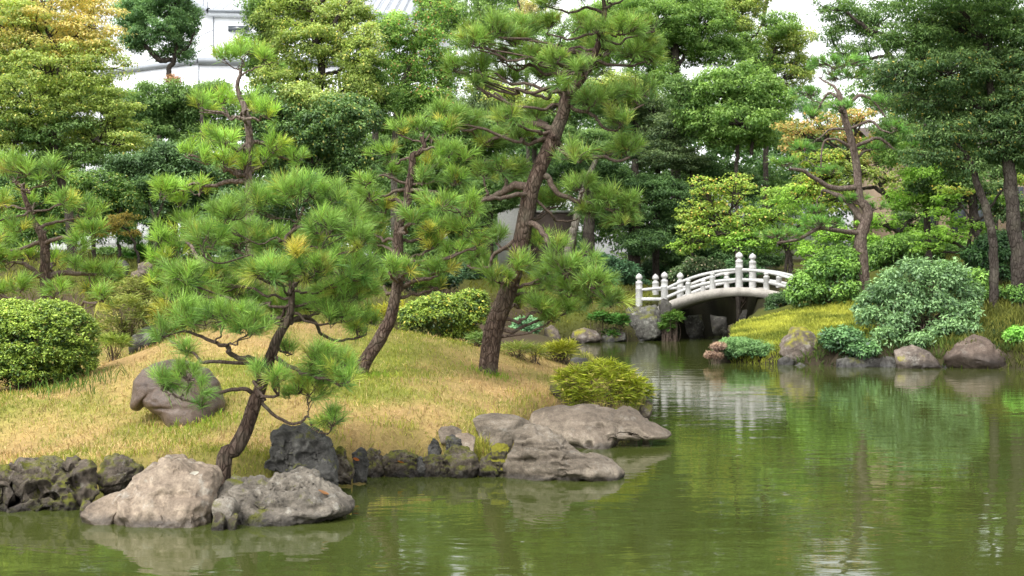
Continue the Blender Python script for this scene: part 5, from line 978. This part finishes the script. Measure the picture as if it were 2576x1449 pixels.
tree('thin airy branches of a tree crossing the white sky at the upper right', 44, [([(2330, 520), (2320, 300), (2250, 160), (2200, 90), (2130, 30), (2100, -10)], [9, 8, 7, 6, 5, 3]), ([(2230, 140), (2160, 150), (2110, 130)], [4, 4, 2])],
     [(2150, 60, 70, 40, PM), (2100, 20, 70, 36, PM), (2210, 40, 80, 50, PM), (2130, 130, 60, 30, PM), (2210, 180, 70, 50, PGD), (2240, 250, 60, 40, PGD), (2270, 310, 60, 40, PGD), (2090, 90, 36, 30, PM), (2180, 110, 40, 30, PM)], 9, PM, 17, 1.15, 430, dens=.85, up=.5, droop=.5, asp=.45)
tree('dark leaning trunk at the right edge, second from the corner', 43, [([(2470, 640), (2450, 540), (2440, 460), (2430, 380)], [13, 12, 11, 7]), ([(2590, 640), (2570, 560), (2550, 470)], [12, 11, 9])], [(2400, 420, 60, 30), (2320, 460, 50, 30), (2360, 400, 60, 40), (2290, 340, 60, 40, PM), (2240, 330, 50, 40, PM), (2330, 440, 70, 40, PMG), (2420, 450, 60, 40, PM), (2250, 380, 60, 50, PG), (2480, 480, 70, 40), (2300, 500, 70, 36, PMG), (2380, 500, 60, 34, PM), (2540, 520, 60, 40)], 9, PGD, 19, 1.9, 431)
tree('dark evergreen thicket behind the front pine crown', 41, [([(700, 690), (705, 620), (700, 540)], [6, 6, 4])], [(600, 520, 80, 60), (480, 625, 60, 46), (510, 575, 50, 40), (700, 560, 110, 60), (830, 560, 100, 60), (920, 590, 80, 50), (560, 600, 70, 50), (640, 640, 90, 50), (780, 640, 90, 44), (900, 650, 80, 40)], 8.5, PD, 21, 2.0, 440, mat=GLOSSY, dens=1.0)
tree('dark leafy thicket at the left edge behind the layered pine', 43, [([(40, 640), (45, 560), (40, 480)], [6, 6, 4])], [(20, 440, 90, 50), (-40, 520, 90, 70), (90, 440, 70, 50), (130, 500, 60, 50), (60, 540, 90, 50), (150, 580, 60, 40), (170, 440, 70, 40)], 8.5, ((.016, .045, .012), (.08, .15, .035)), 21, 2.0, 441, mat=GLOSSY, dens=1.0)
for i_, (u_, Y_, rx_, lb_) in enumerate([(1090, 48, 60, 'dark evergreen shrub on the far bank behind the middle pine trunk'), (1200, 52, 60, 'dark evergreen shrub left of the tallest pine on the far bank'), (980, 46, 60, 'dark evergreen shrub behind the lower pads of the middle pine'), (1390, 55, 60, 'dark shrub in shade right of the tallest pine'), (1460, 56, 50, 'dark shrub at the foot of the thick brown trunk'), (1640, 60, 50, 'dark shrub behind the left bridge newels'), (1860, 58, 60, 'dark shrub behind the middle of the bridge')]):
    shrub('dark_shrub', lb_, 'shrub', Y_, [(u_, 690, rx_, 44), (u_-35, 705, rx_*.7, 36), (u_+40, 700, rx_*.7, 38)], 7.5, ((.012, .035, .013), (.055, .115, .04)), 17, 2.0, seed=260+i_, bumps=1.4)
tree('tall mid-green tree filling the gaps behind the hornbeam at the left', 54, [([(120, 640), (125, 480), (120, 300), (110, 120)], [11, 10, 8, 4])], [(60, 60, 120, 70, PG), (180, 110, 100, 70), (60, 190, 120, 70), (190, 230, 90, 70), (280, 330, 80, 60), (60, 320, 120, 70), (180, 350, 100, 60), (-60, 120, 90, 120), (290, 250, 50, 50)], 8.5, PM, 22, 1.9, 442, dens=1.1)
tree('pale green tree filling the far right behind the drooping dark tree', 50, [([(2500, 640), (2500, 400), (2480, 200)], [10, 9, 5])], [(2350, 120, 90, 80), (2480, 100, 110, 90, PG), (2420, 250, 100, 80), (2550, 260, 90, 90), (2300, 250, 60, 60), (2380, 380, 90, 60), (2520, 420, 90, 60)], 8.5, PM, 22, 1.8, 443, dens=1.0)
# the far wood behind everything reads as one mass of trees
def far_wood():
    r = np.random.default_rng(470); mb = MB()
    for k in range(260):
        u = r.uniform(560, 2750); 
        if u < 640 and r.random() < .6: continue
        Y = r.uniform(70, 86); px = Y/F; v = r.uniform(250, 660); c = at(u, v, Y); g_ = r.random()
        pl = [PD, PM, PM, PC][r.integers(4)]
        for j in range(7): clump(mb, c+r.normal(0, 1, 3)*[55*px, 40*px, 34*px], (34*px, 34*px, 22*px), 130, 10*px, 6*px, pl, r, .5, .3, .4, tone=r.normal(0, .15))
    tag(mb.build('far_wood', LEAF), 'dark woodland closing the view behind the garden trees', 'wood', kind='stuff')
far_wood()

# ------------------------------------------------------------------ buildings and walls behind
WHITE = plain_mat('white_cladding', (.8, .82, .86), .5, .5, .04, .02); ROOFM = plain_mat('grey_metal_roof', (.5, .53, .57), .45, .6, .08, .05); TRIM = plain_mat('grey_trim', (.25, .27, .3), .5, 1, .1)
DKWIN = plain_mat('dark_window', (.06, .07, .08), .15, 1, .1, 0); TAN = plain_mat('tan_render', (.3, .225, .155), .85, .8, .14, .2); CONC = plain_mat('pale_concrete', (.42, .42, .4), .85, 1.2, .16, .2); TILE = plain_mat('white_tiled_wall', (.72, .73, .74), .5, 1, .05, .05, lines=(.24, .24, .016)); BRWN = plain_mat('brown_fence_wall', (.1, .075, .062), .85, 1.2, .2, .3)
def quadprism(mb, pts_uv, Y, d):
    """flat face drawn by its corners, given a depth"""
    A = np.array([at(u, v, Y) for u, v in pts_uv]); B = A+np.array([0, d, 0]); n = len(A); V = np.concatenate([A, B])
    mb.F.append(np.array([list(range(n))])+mb.n); k = mb.n; mb.V.append(V); mb.C.append(np.full((2*n, 3), .5)); mb.n += 2*n
    mb.F.append(np.array([list(range(2*n-1, n-1, -1))])+k); mb.F.append(np.array([[i, n+i, n+(i+1) % n, (i+1) % n] for i in range(n)])+k)
def bpart(name, pts, Y, d, mat, root):
    mb = MB(); quadprism(mb, pts, Y, d); return mb.build(name, mat, root)
def box_wall(mb, x0, x1, y0, y1, z0, z1):
    V = [(x, y, z) for z in (z0, z1) for x, y in ((x0, y0), (x1, y0), (x1, y1), (x0, y1))]
    mb.add(V, [[0, 1, 5, 4], [1, 2, 6, 5], [2, 3, 7, 6], [3, 0, 4, 7], [4, 5, 6, 7], [3, 2, 1, 0]])
def white_building():
    Y = 100; b = at(537, 200, Y); root = empty('white_building', (b[0], b[1], gz(b[0], b[1])), 'large white clad modern building with grey metal roof behind the camphor tree', 'building')
    z = lambda v, Yq: EYE-(v-VC)/F*Yq
    cx = at(537, 0, Y)[0]; xl = at(430, 0, Y)[0]-6; xr = at(1010, 0, Y)[0]+3
    mb = MB()                                              # upper block: gable face to the left, long face to the right
    zt, zb_, zr = z(42, Y), z(150, Y), z(-20, Y)
    L = (xl, Y+14)
    V = [(cx, Y, zb_), (xr, Y+2, zb_), (xr, Y+2, zt), (cx, Y, zt), (L[0], L[1], zb_), (L[0], L[1], z(-40, Y+14)), (xr, Y+20, zb_), (xr, Y+20, zt+2)]
    mb.add(V, [[0, 1, 2, 3], [4, 0, 3, 5], [1, 6, 7, 2]]); up_ = mb.build('wall', WHITE, root)
    mb = MB(); V = [(cx-.3, Y-.3, zt-.05), (xr+.5, Y+1.7, zt-.05), (xr+.5, Y+20, zt+7), (cx-9, Y+20, zt+7), (L[0]-.5, L[1], z(-40, Y+14))]
    mb.add(V+[(x, y, q+.35) for x, y, q in V], [[0, 1, 6, 5], [1, 2, 7, 6], [4, 0, 5, 9]]); k = mb.n-10; mb.F.append(np.array([[5, 6, 7, 8, 9]])+k); mb.F.append(np.array([[4, 3, 2, 1, 0]])+k); rf = mb.build('roof', ROOFM, root)
    mb = MB()
    for i in range(26):
        s = i/25; a = np.array([cx-.3, Y-.3, zt+.3])*(1-s)+np.array([xr+.5, Y+1.7, zt+.3])*s; e = a+np.array([0, 18.3, 7.05]); tube(mb, [a, (a+e)/2, e], .05, 4)
    mb.build('roof_seam', TRIM, rf)
    mb = MB(); e0 = np.array([L[0]-.5, L[1], z(-40, Y+14)+.42]); e1 = np.array([cx-.3, Y-.35, zt+.42]); tube(mb, [e0, (e0+e1)/2, e1], .22, 6); tube(mb, [e1, (e1+[xr, Y+1.6, zt+.42])/2, [xr, Y+1.6, zt+.42]], .12, 6)
    for s in (.93, .99): q = e0*(1-s)+e1*s; tube(mb, [q, q+[0, 0, .35], q+[0, 0, .7]], .05, 4)
    mb.build('gutter', TRIM, rf)
    mb = MB(); box_wall(mb, at(574, 0, Y)[0], at(625, 0, Y)[0], Y-.06, Y+.6, z(79, Y), z(65, Y)); mb.build('window', DKWIN, root)
    mb = MB()
    for v in (75, 112): a = np.array([cx-.0, Y-.03, z(v, Y)]); e = np.array([L[0], L[1]-.03, z(v, Y)]); tube(mb, [a, (a+e)/2, e], .035, 4)
    tube(mb, [(cx, Y-.03, zb_), (cx, Y-.03, (zb_+zt)/2), (cx, Y-.03, zt)], .05, 4)
    mb.build('panel_seam', TRIM, up_)
    mb = MB(); Yl = Y-3; c2 = at(500, 0, Yl)[0]; z2 = z(158, Yl); zg = gz(c2, Yl)-.2; x2 = at(300, 0, Yl)[0]-3
    V = [(c2, Yl, zg), (xr, Yl+1, zg), (xr, Yl+1, z2), (c2, Yl, z2), (x2, Yl+5, zg), (x2, Yl+5, z(190, Yl+5)), (x2, Yl+16, z2), (xr, Yl+16, z2+.4)]
    mb.add(V, [[0, 1, 2, 3], [4, 0, 3, 5], [5, 3, 2, 7]]); mb.F.append(np.array([[5, 7, 6]])+mb.n-8); lw = mb.build('wall', WHITE, root)
    mb = MB(); tube(mb, [(x2, Yl+4.9, z(186, Yl+5)), ((x2+c2)/2, Yl+2.4, (z(186, Yl+5)+z2)/2+.1), (c2, Yl-.1, z2+.12)], .22, 6); tube(mb, [(c2, Yl-.1, z2+.12), ((c2+xr)/2, Yl+.4, z2+.12), (xr, Yl+.9, z2+.12)], .3, 6); tube(mb, [(c2, Yl-.02, z(215, Yl)), (c2, Yl-.02, z(190, Yl)), (c2, Yl-.02, z2)], .05, 4)
    mb.build('ledge', TRIM, lw)
white_building()
def slab(name, label, cat, u0, u1, v0, Y, mat, d=.4, extra=None):
    a, b = at(u0, v0, Y), at(u1, v0, Y); g0 = min(gz(a[0], Y), gz(b[0], Y))-.3
    root = empty(name, ((a[0]+b[0])/2, Y, g0), label, cat); mb = MB(); box_wall(mb, a[0], b[0], Y, Y+d, g0, a[2]); mb.build('wall', mat, root)
    mb = MB(); box_wall(mb, a[0]-.05, b[0]+.05, Y-.06, Y+d+.06, a[2], a[2]+.1); mb.build('coping', CONC, root); return root
slab('tiled_wall', 'white wall with a dark square grid seen under the trees at the left', 'wall', 60, 402, 555, 46.5, TILE)
slab('concrete_wall', 'pale concrete wall seen between the middle and tallest pine trunks', 'wall', 1252, 1334, 520, 60, CONC)
slab('brown_wall', 'brown wall in shadow right of the pale concrete wall', 'wall', 1336, 1450, 535, 60.5, BRWN)
def tan_building():
    Y = 62; a, b = at(2230, 380, Y), at(2640, 380, Y); g0 = gz(a[0], Y)-.3; root = empty('tan_house', ((a[0]+b[0])/2, Y, g0), 'tan rendered house with dark openings half hidden behind the trees at the right', 'house')
    mb = MB(); box_wall(mb, a[0], b[0], Y, Y+6, g0, a[2]+.0); mb.build('wall', TAN, root)
    for u in (2255, 2320, 2395, 2450, 2540):
        p, q = at(u, 470, Y), at(u+34, 560, Y); mb = MB(); box_wall(mb, p[0], q[0], Y-.03, Y+.2, q[2]-.6, p[2]); w = mb.build('window', DKWIN, root)
        mb = MB(); box_wall(mb, p[0]-.1, p[0], Y-.07, Y+.1, q[2]-.6, p[2]); box_wall(mb, q[0], q[0]+.1, Y-.07, Y+.1, q[2]-.6, p[2]); mb.build('frame', BRWN, w)
    mb = MB(); V = [(a[0]-.6, Y-.8, a[2]), (b[0]+.6, Y-.8, a[2]), (b[0]+.6, Y+3, a[2]+1.5), (a[0]-.6, Y+3, a[2]+1.5), (a[0]-.6, Y+6.6, a[2]), (b[0]+.6, Y+6.6, a[2])]
    mb.add(V, [[0, 1, 2, 3], [3, 2, 5, 4]]); mb.build('roof', BRWN, root)
tan_building()
def pale_block():
    Y = 92; a, b = at(1640, 270, Y), at(2080, 270, Y); g0 = gz(a[0], Y)-.3; root = empty('pale_block', ((a[0]+b[0])/2, Y, g0), 'whitish apartment block glimpsed through the leaves behind the old pine', 'building')
    mb = MB(); box_wall(mb, a[0], b[0], Y, Y+8, g0, a[2]); mb.build('wall', WHITE, root)
    mb = MB(); box_wall(mb, a[0]-.3, b[0]+.3, Y-.3, Y+8.3, a[2], a[2]+.4); mb.build('roof', CONC, root)
    for i in range(7):
        for v in (330, 430, 530):
            p = at(1665+i*58, v, Y); mb = MB(); box_wall(mb, p[0], p[0]+.8, Y-.02, Y+.2, p[2]-.9, p[2]); mb.build('window', DKWIN, root)
pale_block()

# ------------------------------------------------------------------ light, sky, camera
SUN_EL, SUN_AZ = 52, -35                     # degrees; azimuth measured from behind the camera towards the left
w = bpy.data.worlds.new('World'); scene.world = w; w.use_nodes = True; nt = w.node_tree; nt.nodes.clear(); g = G(nt)
sky = g.n('TexSky', sky_type='NISHITA'); sky.sun_disc = False; sky.sun_elevation = math.radians(SUN_EL); sky.air_density = 1.2; sky.dust_density = 4; sky.ozone_density = 1
sd = np.array([math.sin(math.radians(SUN_AZ))*math.cos(math.radians(SUN_EL)), -math.cos(math.radians(SUN_AZ))*math.cos(math.radians(SUN_EL)), math.sin(math.radians(SUN_EL))])   # towards the sun
sky.sun_rotation = math.atan2(sd[0], sd[1])
hs = g.n('HueSaturation'); hs.inputs['Saturation'].default_value = .1; hs.inputs['Value'].default_value = 2.75; g.l(sky.outputs[0], hs.inputs['Color'])
bgn = g.n('Background'); bgn.inputs['Strength'].default_value = .15; g.l(hs.outputs[0], bgn.inputs['Color'])
wo = g.n('OutputWorld'); g.l(bgn.outputs[0], wo.inputs['Surface'])
from mathutils import Vector
sl = bpy.data.lights.new('sun', 'SUN'); sl.energy = 1.5; sl.angle = math.radians(25); sl.color = (1, .96, .88)
so = bpy.data.objects.new('sun', sl); COL.objects.link(so); so.rotation_euler = Vector(sd).to_track_quat('Z', 'Y').to_euler(); so.location = (0, 0, 40)
cd = bpy.data.cameras.new('camera'); cam = bpy.data.objects.new('camera', cd); COL.objects.link(cam); scene.camera = cam
cam.location = (0, 0, EYE); cam.rotation_euler = (PI/2, 0, 0); cd.sensor_width = 36; cd.lens = 36*F/2576; cd.clip_start = .1; cd.clip_end = 1500
cd.dof.use_dof = True; cd.dof.focus_distance = 15.5; cd.dof.aperture_fstop = 4.5
scene.view_settings.view_transform = 'Standard'; scene.view_settings.look = 'None'; scene.view_settings.exposure = 0
scene.cycles.use_denoising = True; scene.cycles.max_bounces = 6; scene.cycles.diffuse_bounces = 3; scene.cycles.glossy_bounces = 3; scene.cycles.transmission_bounces = 3

bpy.context.view_layer.update(); dg = bpy.context.evaluated_depsgraph_get()
def lay_leaf(label, u, v, sz, col, seed):
    d = Vector(at(u, v, 10)-np.array([0, 0, EYE])).normalized(); hit, loc, nr, *_ = scene.ray_cast(dg, Vector((0, 0, EYE)), d)
    if not hit: return
    r = np.random.default_rng(seed); s_ = np.linspace(-1, 1, 9); wv = .36*(1-s_*s_)**.8; a = r.uniform(-.6, .6)
    V = np.array([(x*sz/2, k*wv[i]*sz/2, (abs(k)*wv[i]*.35+.12*x*x)*sz/2) for i, x in enumerate(s_) for k in (-1, 0, 1)])
    zax = np.array(nr); xax = np.array([math.cos(a), 0, math.sin(a)]); xax -= zax*(xax@zax); xax /= np.linalg.norm(xax); yax = np.cross(zax, xax)
    V = np.array(loc)+zax*.006+V[:, :1]*xax+V[:, 1:2]*yax+V[:, 2:]*zax
    mb = MB(); mb.add(V, [[i*3+k, (i+1)*3+k, (i+1)*3+k+1, i*3+k+1] for i in range(8) for k in (0, 1)], np.array(col))
    tag(mb.build('fallen_leaf', LEAF, origin=np.array(loc)), label, 'leaf', 'fallen leaves on the shore stones')
lay_leaf('brown curled leaf lying on the flat grey pitted rock', *D_(1595, 1040), .11, (.33, .16, .07), 1)
lay_leaf('orange-red leaf on the wet shore stone right of the round boulder', *E_(181, 872), .08, (.45, .14, .04), 2)
lay_leaf('orange leaf on the low wide mossy shore stone', *E_(400, 882), .08, (.42, .18, .05), 3)
lay_leaf('whitish dry leaf near the top of the pale rock', *D_(955, 945), .1, (.6, .58, .54), 4)
